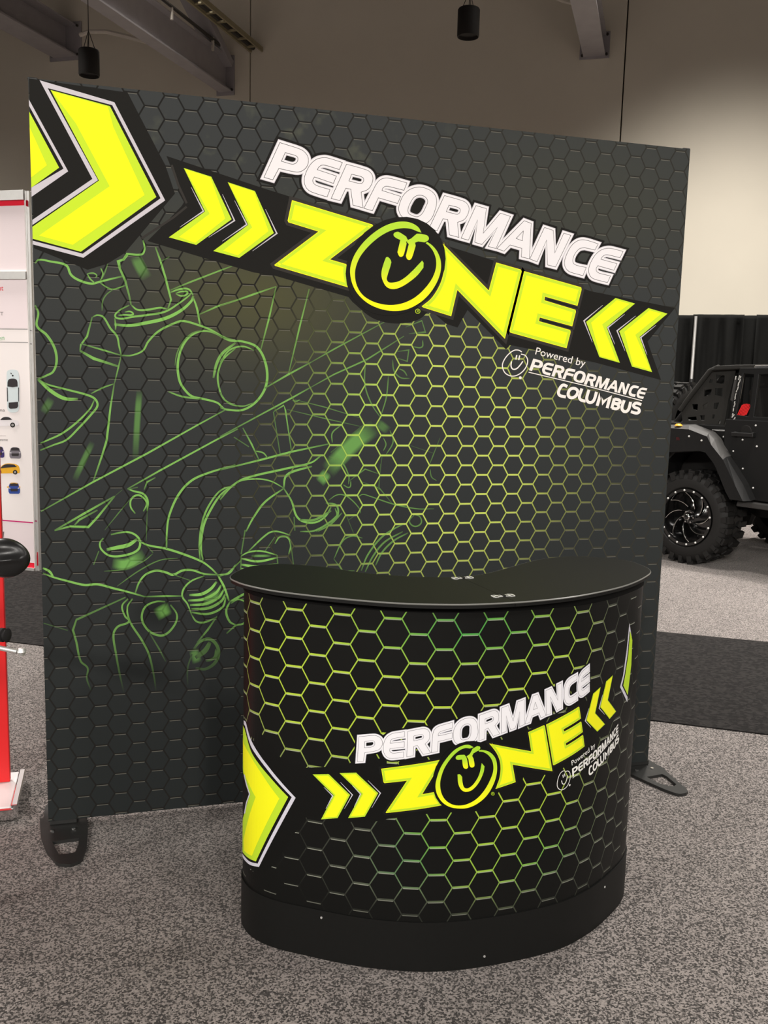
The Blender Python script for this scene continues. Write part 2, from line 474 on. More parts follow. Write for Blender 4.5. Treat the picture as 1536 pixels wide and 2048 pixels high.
def print_mat(name, over=None, soft=False):
    mt = bpy.data.materials.new(name); mt.use_nodes = True; N = NT(mt)
    c, edge = wall_print(N)
    if over:
        at = N.n('ShaderNodeAttribute', attribute_name='ink')
        oc = N.mix(edge, lin(*over), tuple(x*.35 for x in lin(*over)))
        if soft:                          # soft shading: the lit hexagon lines stay visible through it
            nd = N.n('ShaderNodeMix', data_type='RGBA'); nd.blend_type = 'LIGHTEN'; nd.inputs['Factor'].default_value = 1.0
            sk = [i for i in nd.inputs if i.type == 'RGBA']; N.put(sk[0], c); N.put(sk[1], oc); oc = [o for o in nd.outputs if o.type == 'RGBA'][0]
        c = N.mix(at.outputs['Fac'], c, oc)
    N.put(N.b.inputs['Base Color'], c)
    N.b.inputs['Roughness'].default_value = 0.82; N.b.inputs['Specular IOR Level'].default_value = 0.12
    N.b.inputs['Sheen Weight'].default_value = 0.0
    bp = N.n('ShaderNodeBump'); bp.inputs['Strength'].default_value = 0.08; bp.inputs['Distance'].default_value = 0.002
    N.put(bp.inputs['Height'], N.noise(N.obj(), 900, 2.0)); N.put(N.b.inputs['Normal'], bp.outputs[0])
    return mt
M['fabric'] = print_mat('printed_fabric')
M['drawing'] = print_mat('printed_engine_green', (128, 184, 90))
M['glow'] = print_mat('printed_soft_green', (112, 166, 84), True)
def counter_print():
    mt = bpy.data.materials.new('printed_laminate'); mt.use_nodes = True; N = NT(mt)
    u, v, vec = uvs(N)
    e, hor, qy = hexes(N, u, v, .0658, .0760, .112, -.0313)
    top = N.m('GREATER_THAN', qy, 0.0)
    g = lambda *a: N.gauss(u, v, *a)
    lit = N.m('MAXIMUM', g(.42, .80, .42, .30), g(.80, .42, .30, .24))
    lit = N.m('MAXIMUM', lit, N.m('MULTIPLY', g(.80, .86, .34, .2), .9), clamp=True)
    lit = N.m('MAXIMUM', lit, N.m('MULTIPLY', g(1.10, .45, .30, .45), .34))
    lit = N.m('MAXIMUM', lit, N.m('MULTIPLY', g(.62, .30, .30, .16), .45))
    grn = N.m('MAXIMUM', g(.70, .93, .30, .10), N.m('MAXIMUM', g(.52, .30, .22, .2), N.m('MULTIPLY', g(1.02, .27, .3, .14), .8)), clamp=True)
    wd = N.m('ADD', .035, N.m('MULTIPLY', hor, .035))
    ln = N.m('SUBTRACT', 1.0, N.step(N.m('SUBTRACT', wd, .016), N.m('ADD', wd, .016), e))
    lc = N.mix(grn, lin(172, 196, 62), lin(74, 150, 70))
    lc = N.mix(N.step(.75, .2, lit), lc, lin(92, 96, 84))
    hw = N.m('MULTIPLY', N.m('MULTIPLY', hor, top), N.m('MULTIPLY', N.step(.02, .045, e), N.m('SUBTRACT', 1.0, N.step(.075, .1, e))))
    c = N.mix(N.m('MULTIPLY', ln, N.step(.03, .45, lit), clamp=True), lin(18, 18, 17), lc)
    c = N.mix(N.m('MULTIPLY', hw, .62), c, lin(158, 160, 146))
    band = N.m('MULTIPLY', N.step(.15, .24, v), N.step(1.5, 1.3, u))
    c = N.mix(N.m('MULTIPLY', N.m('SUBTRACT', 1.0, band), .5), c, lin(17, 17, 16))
    N.put(N.b.inputs['Base Color'], c)
    N.b.inputs['Roughness'].default_value = 0.42; N.b.inputs['Specular IOR Level'].default_value = 0.14
    return mt
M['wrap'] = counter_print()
def carpet(name, dark, light, scale, lo, hi, sheen=.3):
    mt = bpy.data.materials.new(name); mt.use_nodes = True; N = NT(mt)
    o = N.obj()
    vo = N.n('ShaderNodeTexVoronoi'); N.put(vo.inputs['Vector'], o); vo.inputs['Scale'].default_value = scale
    sp = N.n('ShaderNodeSeparateColor'); N.put(sp.inputs[0], vo.outputs['Color'])
    f = N.m('ADD', N.m('MULTIPLY', sp.outputs[0], .5), N.m('MULTIPLY', N.noise(o, scale*.62, 3.0, .7), .5)); f2 = N.noise(o, 1.3, 2.0)
    k = N.step(lo, hi, f)
    c = N.mix(k, lin(*dark), lin(*light))
    c = N.mix(N.m('MULTIPLY', f2, .22), c, tuple(x*.75 for x in lin(*light)))
    N.put(N.b.inputs['Base Color'], c)
    N.b.inputs['Roughness'].default_value = .95; N.b.inputs['Specular IOR Level'].default_value = .1
    N.b.inputs['Sheen Weight'].default_value = sheen; N.b.inputs['Sheen Roughness'].default_value = .5
    N.b.inputs['Sheen Tint'].default_value = (.9, .85, .82, 1)
    bp = N.n('ShaderNodeBump'); bp.inputs['Strength'].default_value = .6; bp.inputs['Distance'].default_value = .006
    N.put(bp.inputs['Height'], f); N.put(N.b.inputs['Normal'], bp.outputs[0])
    return mt
M['carpet'] = carpet('speckled_grey_carpet', (4, 4, 4), (142, 134, 130), 215, .34, .68, .2)
M['aisle'] = carpet('black_aisle_carpet', (20, 19, 19), (40, 38, 37), 60, .3, .75, .03)

# ------------------------------------------------------------------ the room
mb = MB(); mb.add([hall(-40, -30), hall(40, -30), hall(40, 10.4), hall(-40, 10.4)], [(0, 1, 2, 3)])
fl = struct(mb.build('floor', M['carpet']))
WALLB = 10.0
wall = thing('wall_back', 'tall painted concrete wall behind the stands', 'wall', hall(0, WALLB)); del wall['category']; struct(wall)
def on_wall(px, b=WALLB):
    p = on_plane(px, HN, b); return p.dot(HU), p.z
seams = [on_wall((500, 150))[0], on_wall((1245, 200))[0]]
sp = seams[1] - seams[0]
edges = [seams[0] - sp*k for k in (3, 2, 1)] + seams + [seams[1] + sp*k for k in (1, 2)]
for i in range(len(edges)-1):
    mb = MB(); a0, a1 = edges[i] + .008, edges[i+1] - .008
    R = Matrix((HU, HN, Vector((0, 0, 1)))).transposed()
    mb.box(hall((a0+a1)/2, WALLB + .1, 4.6), (a1-a0, .2, 9.2), R)
    mb.build('concrete_panel', M['wall'], wall, bevel=.006)
mb = MB(); mb.box(hall((edges[0]+edges[-1])/2, WALLB + .16, 4.6), (edges[-1]-edges[0], .1, 9.2), R); mb.build('joint_backing', M['joint'], wall)
mb = MB(); mb.add([hall(-40, -30, 9.2), hall(-40, 10.2, 9.2), hall(40, 10.2, 9.2), hall(40, -30, 9.2)], [(0, 1, 2, 3)])
struct(mb.build('ceiling', M['ceiling']))

# aisle carpet
mb = MB(); R = Matrix((HU, HN, Vector((0, 0, 1)))).transposed()
mb.box(hall(0, 2.64, .003), (30, 1.66, .006), R)
tag(mb.build('aisle_carpet', M['aisle'], base=hall(0, 2.665, 0)), 'long black carpet runner laid across the grey carpet behind the backdrop', 'carpet')

# ------------------------------------------------------------------ printed backdrop
PW, PZ0, PZ1 = 2.3154, .03, 2.43
back = thing('backdrop', 'tall black fabric backdrop printed with green hexagons, an engine drawing and yellow lettering', 'backdrop', (PW/2, .03, 0))
mb = MB()
V, F = [], []
nx, nz = 2, 2
vs = [(0, 0, PZ0), (PW, 0, PZ0), (PW, 0, PZ1), (0, 0, PZ1)]
mb.add(vs, [(0, 1, 2, 3)], uv=[(v[0], v[2]) for v in vs])
mb.cur = 1
r = .012
for (x0, z0, x1, z1) in ((0, PZ0, PW, PZ0), (PW, PZ0, PW, PZ1), (PW, PZ1, 0, PZ1), (0, PZ1, 0, PZ0)):
    mb.add([(x0, 0, z0), (x1, 0, z1), (x1, .055, z1), (x0, .055, z0)], [(3, 2, 1, 0)])
mb.add([(0, .055, PZ0), (PW, .055, PZ0), (PW, .055, PZ1), (0, .055, PZ1)], [(3, 2, 1, 0)])
fabric = mb.build('fabric_cover', [M['fabric'], M['ink_black']], back, uv=True, fix=False)
# corner seams where the cover is zipped
mb = MB(); mb.tube([(0, .0275, PZ1+.001), (PW, .0275, PZ1+.001)], .004, 8); mb.build('top_seam', M['ink_shadow'], back)
for cx_, dx in ((.012, 1), (PW-.012, -1)):
    mb = MB(); mb.box((cx_, .0275, PZ1 + .001), (.03, .05, .007)); mb.build('corner_cap', M['steel_black'], back, bevel=.003)
# feet: flat steel plates with a cut-out, on both sides of the frame
zl = zoom(60, 1580, 7.68); zr = zoom(1230, 1480, 9.035)
FL = ([(150,430),(165,700),(250,920),(390,1090,1),(450,1130),(620,1140),(760,1085,1),(810,1040),(870,850),(890,600),(880,420)], [(340,790),(760,735),(738,850),(690,960),(440,990)], zl)
FR = ([(600,360),(850,490),(1100,720),(1290,880,1),(1322,925),(1290,950),(1150,970,1),(900,890),(560,740),(200,570),(150,440)], [(575,665),(850,615),(930,650),(1110,800),(1060,835),(960,828),(760,765)], zr)
for out, hole, zz in (FL, FR):
    P = [on_floor(zz(x, y), .012) for x, y in smooth(out)] if False else None
    po = smooth([(on_floor(zz(p[0], p[1]), .012).x, on_floor(zz(p[0], p[1]), .012).y) + tuple(p[2:]) for p in out])
    ph = [(q.x, q.y) for q in (on_floor(zz(*p), .012) for p in hole)]
    mb = MB(); Vf, Ff = fill([po, ph])
    mb.add([(x, y, .012) for x, y in Vf], Ff)
    mb.add([(x, y, .001) for x, y in Vf], [f[::-1] for f in Ff])
    for lp in (po, ph):
        n = len(lp); mb.add([(x, y, .012) for x, y in lp] + [(x, y, .001) for x, y in lp], [(k, (k+1) % n, n+(k+1) % n, n+k) for k in range(n)])
    xs = [p[0] for p in po if p[1] > -.12]; xa, xb = min(xs) + .012, max(xs) - .012
    bk = [(xa, -.03), (xb, -.03), (xb, .16), (xb-.05, .30), (xa+.05, .30), (xa, .16)]
    I4 = Matrix.Identity(4); mb.prism(bk, I4, .001, .0115)
    ft = mb.build('foot_plate', M['steel_black'], back)
    mb = MB(); xm = max(.03, min(PW-.03, (xa+xb)/2)); mb.box((xm, .0275, .022), (.09, .045, .02)); mb.build('foot_bracket', M['steel_black'], ft, bevel=.003)
    mb = MB()
    for sx in (-.035, .035): mb.lathe([(0, .016), (.006, .016), (.007, .012)], 10, Matrix.Translation((xm+sx, -.035, 0)))
    mb.build('bolt', M['chrome'], ft)

# ------------------------------------------------------------------ lettering and marks (outlines in photograph pixels, laid back onto the real cloth plane)
A_ = zoom(500, 260, 5.908); B_ = zoom(740, 330, 5.908); C_ = zoom(980, 400, 5.297); D_ = zoom(910, 390, 9.6)
def tr(f, P): return [tuple(f(p[0], p[1])) + tuple(p[2:]) for p in P]
P_o = [(352,150),(545,210),(620,242,1),(672,295,1),(690,360,1),(672,430,1),(630,475,1),(580,496,1),(520,494,1),(340,455),(268,590),(165,560)]
P_h = [(415,268),(525,298),(558,318,1),(566,348,1),(550,385,1),(515,404,1),(480,403),(370,370)]
E_o = [(1090,385),(930,335,1),(870,328,1),(790,345,1),(720,400,1),(672,478,1),(642,570,1),(650,655,1),(695,715,1),(780,752,1),(910,792),(944,705),(800,662,1),(755,635,1),(741,595,1),(760,555),(985,632),(1020,545),(795,470),(812,440,1),(845,417,1),(890,418,1),(1055,468)]
R_o = [(1140,405),(1330,458,1),(1410,492,1),(1450,555,1),(1440,630,1),(1395,700,1),(1312,735),(1335,920),(1215,888),(1190,700),(1130,690),(1062,835),(958,810)]
R_h = [(1200,523),(1305,548),(1338,570,1),(1340,605,1),(1318,632,1),(1285,633),(1168,603)]
F_o = [(435,212),(250,162,1),(180,155,1),(120,175,1),(75,225,1),(35,300),(-73,512),(27,541),(98,388),(325,455),(362,372),(140,302),(150,275,1),(180,254,1),(220,255,1),(400,300)]
O_o = [(585,262,1),(690,290,1),(760,345,1),(787,430,1),(765,540,1),(720,640,1),(640,698,1),(540,685,1),(430,650,1),(360,590,1),(338,520,1),(355,440,1),(400,350,1),(480,285,1)]
O_h = [(585,357,1),(650,378,1),(680,430,1),(655,500,1),(615,575,1),(560,612,1),(505,600,1),(455,570,1),(448,520,1),(480,440,1),(525,378,1)]
M_o = [(400,205),(600,262),(540,735),(870,350),(1062,412),(785,1027),(635,990),(810,625),(515,950),(378,910),(430,480),(255,868),(115,830)]
A_o = [(1325,495),(1460,545),(1425,1225),(1270,1190),(1280,1025),(1055,960),(940,1080),(800,1030)]
A_h = [(1310,690),(1290,880),(1170,835)]
N_o = [(575,292),(668,322),(685,560),(780,352),(855,375),(693,710),(607,688),(598,425),(497,655),(420,625)]
C_o = [(1145,465),(1010,425,1),(940,428,1),(875,470,1),(825,545,1),(790,640,1),(795,710,1),(835,757,1),(900,780),(983,802),(1018,715),(925,695,1),(882,670,1),(878,620,1),(905,560,1),(950,515,1),(1000,505),(1110,530)]
E2 = affine([(1090,385),(910,790),(642,570)], [(1408,545),(1243,873),(1047,715)])
R2 = affine([(1140,405),(958,810),(1450,555)], [(878,362),(695,752),(1168,505)])
WORD = [('p', A_, P_o, P_h), ('e', A_, E_o, None), ('r', A_, R_o, R_h), ('f', B_, F_o, None), ('o', B_, O_o, O_h),
        ('r', B_, [R2(*p) for p in R_o], [R2(*p) for p in R_h]), ('m', D_, M_o, None), ('a', D_, A_o, A_h), ('n', C_, N_o, None),
        ('c', C_, C_o, None), ('e', C_, [E2(*p) for p in E_o], None)]
PXM = 1/597.0                       # metres of cloth per pixel, about
def to_panel(P, n=6): return [(max(.0004, p[0]), p[1]) for p in (on_panel(q) for q in smooth(P, n=n))]
GLY = [(nm, to_panel(tr(f, o)), to_panel(tr(f, h)) if h else None) for nm, f, o, h in WORD]

class Surf:                          # target of a print: wall cloth or counter wrap
    def __init__(s, fn, conv, split, pre, parent, k): s.fn, s.conv, s.split, s.pre, s.parent, s.k = fn, conv, split, pre, parent, k
    def layer(s, mb, polys, off, ink=None, conv=True, odd=True):
        if conv and s.conv: polys = [[s.conv(*p) for p in q] for q in polys]
        V, F = fill(polys, odd)
        put_flat(mb, V, F, s.fn, off, s.split, ink)
STEP = .00022
def letters(sf):
    px = PXM
    mb = MB()
    for i, (nm, o, h) in enumerate(GLY): sf.layer(mb, [offset(o, 10.5*px)], STEP*(2 + .02*i))
    mb.build('printed_backing', M[sf.pre + 'ink_black'], sf.parent, uv=True, fix=False)
    for i, (nm, o, h) in enumerate(GLY):
        mb = MB(); e = .05*i
        pol = [offset(o, 5.6*px)]
        hh = offset(h, -4.6*px if nm != 'o' else -5.2*px) if h else None
        if nm == 'a': hh = None
        sf.layer(mb, pol + ([hh] if hh else []), STEP*(4+e)); mb.cur = 1
        sf.layer(mb, [offset(o, 4.4*px)] + ([offset(h, -3.4*px)] if hh else []), STEP*(4.6+e)); mb.cur = 2
        sf.layer(mb, [offset(o, .5*px)] + ([offset(h, -.5*px)] if h else []), STEP*(5.2+e)); mb.cur = 1
        sf.layer(mb, [offset(o, -.45*px)] + ([offset(h, .45*px)] if h else []), STEP*(5.8+e))
        mb.build('printed_letter', [M[sf.pre + 'ink_silver'], M[sf.pre + 'ink_white'], M[sf.pre + 'ink_line']], sf.parent, uv=True, fix=False)

def stroke(path, width, taper=0, closed=False, n=6):
    """outline of a pen stroke along a path (any 2D units)"""
    p = smooth(path, closed=closed, n=n); L = []; Rr = []; m_ = len(p)
    tot = sum(math.hypot(p[i][0]-p[i-1][0], p[i][1]-p[i-1][1]) for i in range(1, m_)) or 1; run = 0
    for i in range(m_):
        if i: run += math.hypot(p[i][0]-p[i-1][0], p[i][1]-p[i-1][1])
        if closed: a, b = p[i-1], p[(i+1) % m_]
        else: a, b = p[max(i-1, 0)], p[min(i+1, m_-1)]
        dx, dy = b[0]-a[0], b[1]-a[1]; l = math.hypot(dx, dy) or 1
        t = run/tot; wv = width(t) if callable(width) else width
        # mitre
        k = 1.0
        if 0 < i < m_-1:
            ux, uy = p[i][0]-p[i-1][0], p[i][1]-p[i-1][1]; ul = math.hypot(ux, uy) or 1
            k = 1/max(.55, (ux*dx+uy*dy)/(ul*l))
        nx_, ny_ = -dy/l*wv/2*k, dx/l*wv/2*k
        L.append((p[i][0]+nx_, p[i][1]+ny_)); Rr.append((p[i][0]-nx_, p[i][1]-ny_))
    return L, Rr
def strip(mb, sf, L, Rr, off, closed=False, ink=None, px=None):
    """lay a stroke as a row of quads; ink gives the strength along it"""
    g = sf.fn(off); n = len(L)
    conv = px or (lambda p: p)
    V = [conv(p) for p in L] + [conv(p) for p in Rr]
    fs = [(k, k+1, n+k+1, n+k) for k in range(n-1)]
    if closed: fs.append((n-1, 0, n, 2*n-1))
    ik = [ink(i/(n-1)) if ink else 1.0 for i in range(n)]*2
    mb.add([g(*v) for v in V], fs, uv=V, ink=ik)

wallS = Surf(panel_map, None, None, '', fabric, 1.0)
oP = lambda p: (max(.0004, on_panel(p)[0]), on_panel(p)[1])

def flat(name, sf, groups, parent=None, ink=None, px=None):
    """groups: (list of pixel outlines, material, height step)"""
    mb = MB(); ms = []
    for polys, mt, h in groups:
        if mt not in ms: ms.append(mt)
        mb.cur = ms.index(mt)
        qs = [[(px or oP)(p) for p in smooth(q)] for q in polys]
        sf.layer(mb, qs, STEP*h, ink, conv=False)
    return mb.build(name, [M[k] for k in ms], parent or sf.parent, uv=True, ink=ink is not None, fix=False)

# black ground under the logo
band = [(333,312),(525,376),(800,462),(1184,583),(1350,616),(1295,683),(1322,760),(1190,725),(1128,712),(1020,690),(1012,699),(935,620),(915,655),(893,648),(860,620),
        (835,640,1),(790,647,1),(745,636,1),(705,604),(697,594),(545,550),(508,545),(405,515),(295,482),(322,455),(370,405)]
flat('printed_ground', wallS, [([band], 'ink_black', 1)])
z4 = zoom(50, 145, 5.12)
big_ground = [(40,62),(1050,205),(1440,960),(1535,1240),(1020,1850),(840,1960),(640,2020),(92,1800)]
flat('printed_ground', wallS, [([tr(z4, big_ground)], 'ink_black', 1)])
# broken hexagon edge between the two grounds
for pth in ([(1030,600),(1070,720),(1120,830)], [(1120,850),(1040,915),(850,1040)]):
    mb = MB(); L, Rr = stroke(tr(zoom(0, 130, 3), pth), 4.5); strip(mb, wallS, L, Rr, STEP*1.6, px=oP); mb.build('printed_hexagon_edge', M['ink_shadow'], fabric, uv=True, fix=False)
# large chevrons
flat('printed_chevron', wallS, [([tr(z4, [(150,80),(915,305),(1435,1310),(598,1897),(75,1760),(75,1510),(690,1090)])], 'ink_silver', 2),
     ([tr(z4, [(232,160),(893,335),(1388,1288),(590,1856),(70,1722),(70,1562),(748,1103)])], 'ink_black', 3),
     ([tr(z4, [(262,180),(870,346),(1345,1275),(572,1836),(70,1702),(70,1580),(757,1107)])], 'ink_lime', 4),
     ([tr(z4, [(275,192),(850,352),(905,560),(1225,1255),(490,1765),(145,1670),(867,1165),(520,520)])], 'ink_yellow', 5)])
flat('printed_chevron', wallS, [([tr(z4, [(30,275),(442,1012),(55,1272),(55,1178),(395,985),(30,340)])], 'ink_silver', 2),
     ([tr(z4, [(30,400),(350,975),(45,1178)])], 'ink_lime', 4), ([tr(z4, [(30,560),(225,950),(45,1075)])], 'ink_yellow', 5)])
# small chevrons
z3 = zoom(330, 320, 6.4); z8 = zoom(1150, 570, 7.68)
def chevron(sf, zz, outer, inner, marks, px=None):
    g = [([tr(zz, outer)], sf.pre + 'ink_lime', 4), ([tr(zz, inner)], sf.pre + 'ink_yellow', 5)]
    o = flat('printed_chevron', sf, g, px=px)
    for pth in marks:
        mb = MB(); wpx = 2.6 if sf.pre == '' else 1.7
        L, Rr = stroke(tr(zz, pth), lambda t: wpx*max(.25, 1-abs(2*t-1)**1.5)); strip(mb, sf, L, Rr, STEP*3, px=px or oP)
        mb.build('printed_silver_edge', M[sf.pre + 'ink_silver'], sf.parent, uv=True, fix=False)
chevron(wallS, z3, [(240,103),(592,215),(852,760),(400,1087),(50,990),(512,660)], [(255,118),(580,222),(770,750),(385,1062),(180,985),(572,690)], [[(735,440),(889,775),(560,990)], [(335,350),(492,655),(190,860)]])
chevron(wallS, z3, [(803,285),(1150,398),(1392,935),(950,1253),(618,1165),(1065,830)], [(815,300),(1138,405),(1325,910),(930,1222),(745,1160),(1116,865)], [[(1285,630),(1431,940),(1120,1165)], [(890,520),(1047,826),(735,1040)]])
chevron(wallS, z8, [(620,200),(920,285),(485,650),(687,1195),(373,1107),(170,567)], [(640,232),(835,290),(415,605),(640,1165),(385,1092),(245,580)], [[(425,310),(137,550),(265,880)], [(760,450),(502,655),(610,910)]])
chevron(wallS, z8, [(1125,355),(1418,440),(990,798),(1182,1338),(873,1252),(678,710)], [(1143,388),(1325,440),(925,765),(1160,1310),(892,1235),(755,722)], [[(930,475),(645,703),(765,1010)], [(1240,620),(1008,806),(1105,1070)]])
# ZONE letters
Z_px = [(583.9,400.3),(744.5,449),(746.6,452.9),(660.1,518.9),(692.2,528.2),(693.8,532),(693.3,546,1),(695.8,561,1),(699.4,575.7),(550,531.8),(548.6,529.6),(636.7,463.2),(577,444.8),(575.2,441.4)]
z6 = zoom(860, 460, 4.8)
N_px = [(880.2,481.9),(977.3,580.8),(992.3,525),(1041.2,539),(1043.3,542.3),(1009.6,677.7),(914.6,580),(902.3,632.5),(846,615),(843.3,612.5),(862,597,1),(877.7,573,1),(886,549,1),(887.7,526,1),(885,504,1)]
EE_px = tr(z6, [(903,395),(1450,550),(1455,570),(1415,728),(1103,640),(1098,675),(1395,765),(1400,785),(1365,925),(1053,840),(1045,875),(1345,960),(1350,980),(1310,1135),(770,985),(762,970)])
def zone(sf):
    for px in (Z_px, N_px, EE_px):
        q = [on_panel(p) for p in smooth(px)]
        zs = [p[1] for p in q]; lo, hi = min(zs), max(zs)
        mb = MB(); sf.layer(mb, [offset(q, 6.5*PXM)], STEP*2.2); mb.cur = 1
        f = lambda x, z: 0.0
        sf.layer(mb, [q], STEP*3); mb.cur = 2
        sf.layer(mb, [offset(q, -1.3*PXM)], STEP*3.6); mb.cur = 1
        sf.layer(mb, [offset(q, -7.2*PXM)], STEP*4.2)
        mb.build('printed_letter', [M[sf.pre + 'ink_shadow'], M[sf.pre + 'ink_yellow'], M[sf.pre + 'ink_lime']], sf.parent, uv=True, fix=False)
# round face emblem
z5 = zoom(680, 430, 6.98)
RING_O = [(1135,247),(1090,170,1),(990,110,1),(870,92,1),(740,110,1),(600,165,1),(450,265,1),(310,400,1),(200,560,1),(145,720,1),(145,860,1),(190,1010,1),(270,1130,1),(400,1240,1),(560,1310,1),(740,1340,1),(920,1320,1),(1090,1240,1),(1230,1120,1),(1340,960,1),(1400,800,1),(1405,650,1),(1360,520,1),(1290,430,1),(1215,375),
          (1195,395),(1250,440,1),(1310,530,1),(1340,640,1),(1330,770,1),(1270,910,1),(1160,1050,1),(1030,1160,1),(880,1230,1),(720,1257,1),(560,1240,1),(420,1190,1),(310,1110,1),(240,1000,1),(210,880,1),(215,750,1),(265,610,1),(340,500,1),(450,385,1),(580,285,1),(720,215,1),(870,185,1),(990,195,1),(1080,230,1)]
LEAF1 = [(745,270,1),(770,243,1),(815,237,1),(920,300),(945,350),(930,370),(920,372),(928,400),(885,560,1),(855,585,1),(825,575,1),(800,520),(840,350),(765,310,1)]
LEAF2 = [(945,350),(990,330),(1070,262),(1130,264),(1215,287,1),(1238,320,1),(1230,352,1),(1180,383),(1090,370),(1045,387),(1055,430),(1000,600,1),(970,628,1),(935,615,1),(918,570),(958,408),(930,375)]
SMILE = [(640,592),(665,587,1),(700,620,1),(715,660),(700,720),(662,840,1),(652,900,1),(680,940,1),(750,942,1),(830,920,1),(920,862,1),(1020,770),(1145,637),(1165,668),(1163,735),(1080,840,1),(960,940,1),(830,1015,1),(730,1035,1),(650,1005,1),(600,930,1),(577,850,1),(582,770,1),(610,670)]
def emblem(sf, zz, ring, parts, disc, px, r_at, r_r):
    qs = [px(p) for p in tr(zz, [(p[0], p[1]) for p in ring])]
    lo, hi = min(p[1] for p in qs), max(p[1] for p in qs)
    ik = lambda x, z: min(1, max(0, 1.15 - 1.5*(z-lo)/(hi-lo)))
    flat('printed_emblem_ground', sf, [([tr(zz, disc)], sf.pre + 'ink_black', 6.6)], px=px)
    flat('printed_emblem_ring', sf, [([tr(zz, ring)], sf.pre + 'grad', 7.2)], ink=ik, px=px)
    for nm, pt in zip(('printed_leaf', 'printed_leaf', 'printed_smile'), parts):
        q = [px(p) for p in tr(zz, [(p[0], p[1]) for p in pt])]
        l2, h2 = min(p[1] for p in q), max(p[1] for p in q)
        flat(nm, sf, [([tr(zz, pt)], sf.pre + 'grad', 7.6)], ink=lambda x, z, a=l2, b=h2: min(1, max(0, 1.0 - 1.4*(z-a)/(b-a))), px=px)
    # small registered mark
    mb = MB(); c = r_at; pts = [(c[0]+r_r*math.cos(t*math.pi/8), c[1]+r_r*math.sin(t*math.pi/8)) for t in range(16)]
    L, Rr = stroke(pts, .9*r_r/4.5, closed=True); strip(mb, sf, L, Rr, STEP*7.6, closed=True, px=px)
    k = r_r/4.5
    for pth in ([(-1.3,2.4),(-1.3,-2.3)], [(-1.3,-2.2),(.6,-2.2,1),(1.3,-1.2,1),(.6,-.1,1),(-1.3,0)], [(.1,0),(1.5,2.4)]):
        L, Rr = stroke([(c[0]+p[0]*k, c[1]+p[1]*k) + tuple(p[2:]) for p in pth], .8*k); strip(mb, sf, L, Rr, STEP*7.7, px=px)
    mb.build('printed_mark', M[sf.pre + 'ink_lime'], sf.parent, uv=True, fix=False)
def circ(cx_, cy_, rx, ry, rot=0, n=28):
    c, s_ = math.cos(rot), math.sin(rot)
    return [(cx_ + rx*math.cos(2*math.pi*i/n)*c - ry*math.sin(2*math.pi*i/n)*s_, cy_ + rx*math.cos(2*math.pi*i/n)*s_ + ry*math.sin(2*math.pi*i/n)*c) for i in range(n)]
letters(wallS); zone(wallS)
emblem(wallS, z5, RING_O, (LEAF1, LEAF2, SMILE), circ(775, 715, 745, 640, -.75), oP, (835.2, 622.6), 4.6)

# small text block
def text_poly(txt):
    c = bpy.data.curves.new('t', 'FONT'); c.body = txt; c.fill_mode = 'FRONT'; c.resolution_u = 3
    o = bpy.data.objects.new('t', c); COL.objects.link(o)
    dg = bpy.context.evaluated_depsgraph_get(); dg.update()
    me = o.evaluated_get(dg).to_mesh()
    V = [(v.co.x, v.co.y) for v in me.vertices]; F = [tuple(p.vertices) for p in me.polygons]
    o.evaluated_get(dg).to_mesh_clear(); bpy.data.objects.remove(o); bpy.data.curves.remove(c)
    x0, x1 = min(v[0] for v in V), max(v[0] for v in V)
    return [((x-x0)/(x1-x0), y/.7) for x, y in V], F     # x 0..1 over the word, y in cap heights
def put_text(name, txt, sf, p0, p1, up, mt, h, px=None, parent=None, conv=None):
    """p0 start of the baseline, p1 end, up = top of the first capital, in pixels"""
    V, F = text_poly(txt); px = px or oP
    W = [px((p0[0] + (p1[0]-p0[0])*x + (up[0]-p0[0])*y, p0[1] + (p1[1]-p0[1])*x + (up[1]-p0[1])*y)) for x, y in V]
    if conv: W = [conv(*q) for q in W]
    mb = MB(); put_flat(mb, W, F, sf.fn, STEP*h, sf.split)
    return mb.build(name, M[mt], parent or sf.parent, uv=True, fix=False)
z7 = zoom(990, 680, 4.8)
SM = affine([(527.9,354.8),(559.6,285.4),(1215,565.2)], [(1057.7,740.6),(1066.2,717.2),(1285.8,797.9)])
COLUMBUS = {'c': [[(692,447),(655,432,1),(628,452,1),(607,505,1),(622,533,1),(678,547)]], 'o': [[(763,465,1),(722,472,1),(700,515,1),(712,548,1),(745,553,1),(778,532,1),(792,492,1)]],
            'l': [[(832,466),(808,545,1),(822,575,1),(868,588)]], 'u': [[(900,478),(878,560,1),(892,594,1),(925,598,1),(950,572,1),(972,498)]],
            'm': [[(978,632),(1010,522),(1032,604),(1102,546),(1074,654)]], 'b': [[(1118,657),(1144,562)], [(1142,566),(1185,575,1),(1200,592,1),(1184,610,1),(1132,605)], [(1146,608),(1178,622,1),(1184,645,1),(1160,660,1),(1120,652)]],
            'u2': [[(1238,578),(1216,650,1),(1230,682,1),(1258,686,1),(1282,660,1),(1300,594)]], 's': [[(1402,620),(1352,606,1),(1328,625,1),(1338,646,1),(1374,660,1),(1382,686,1),(1358,702,1),(1302,688)]]}
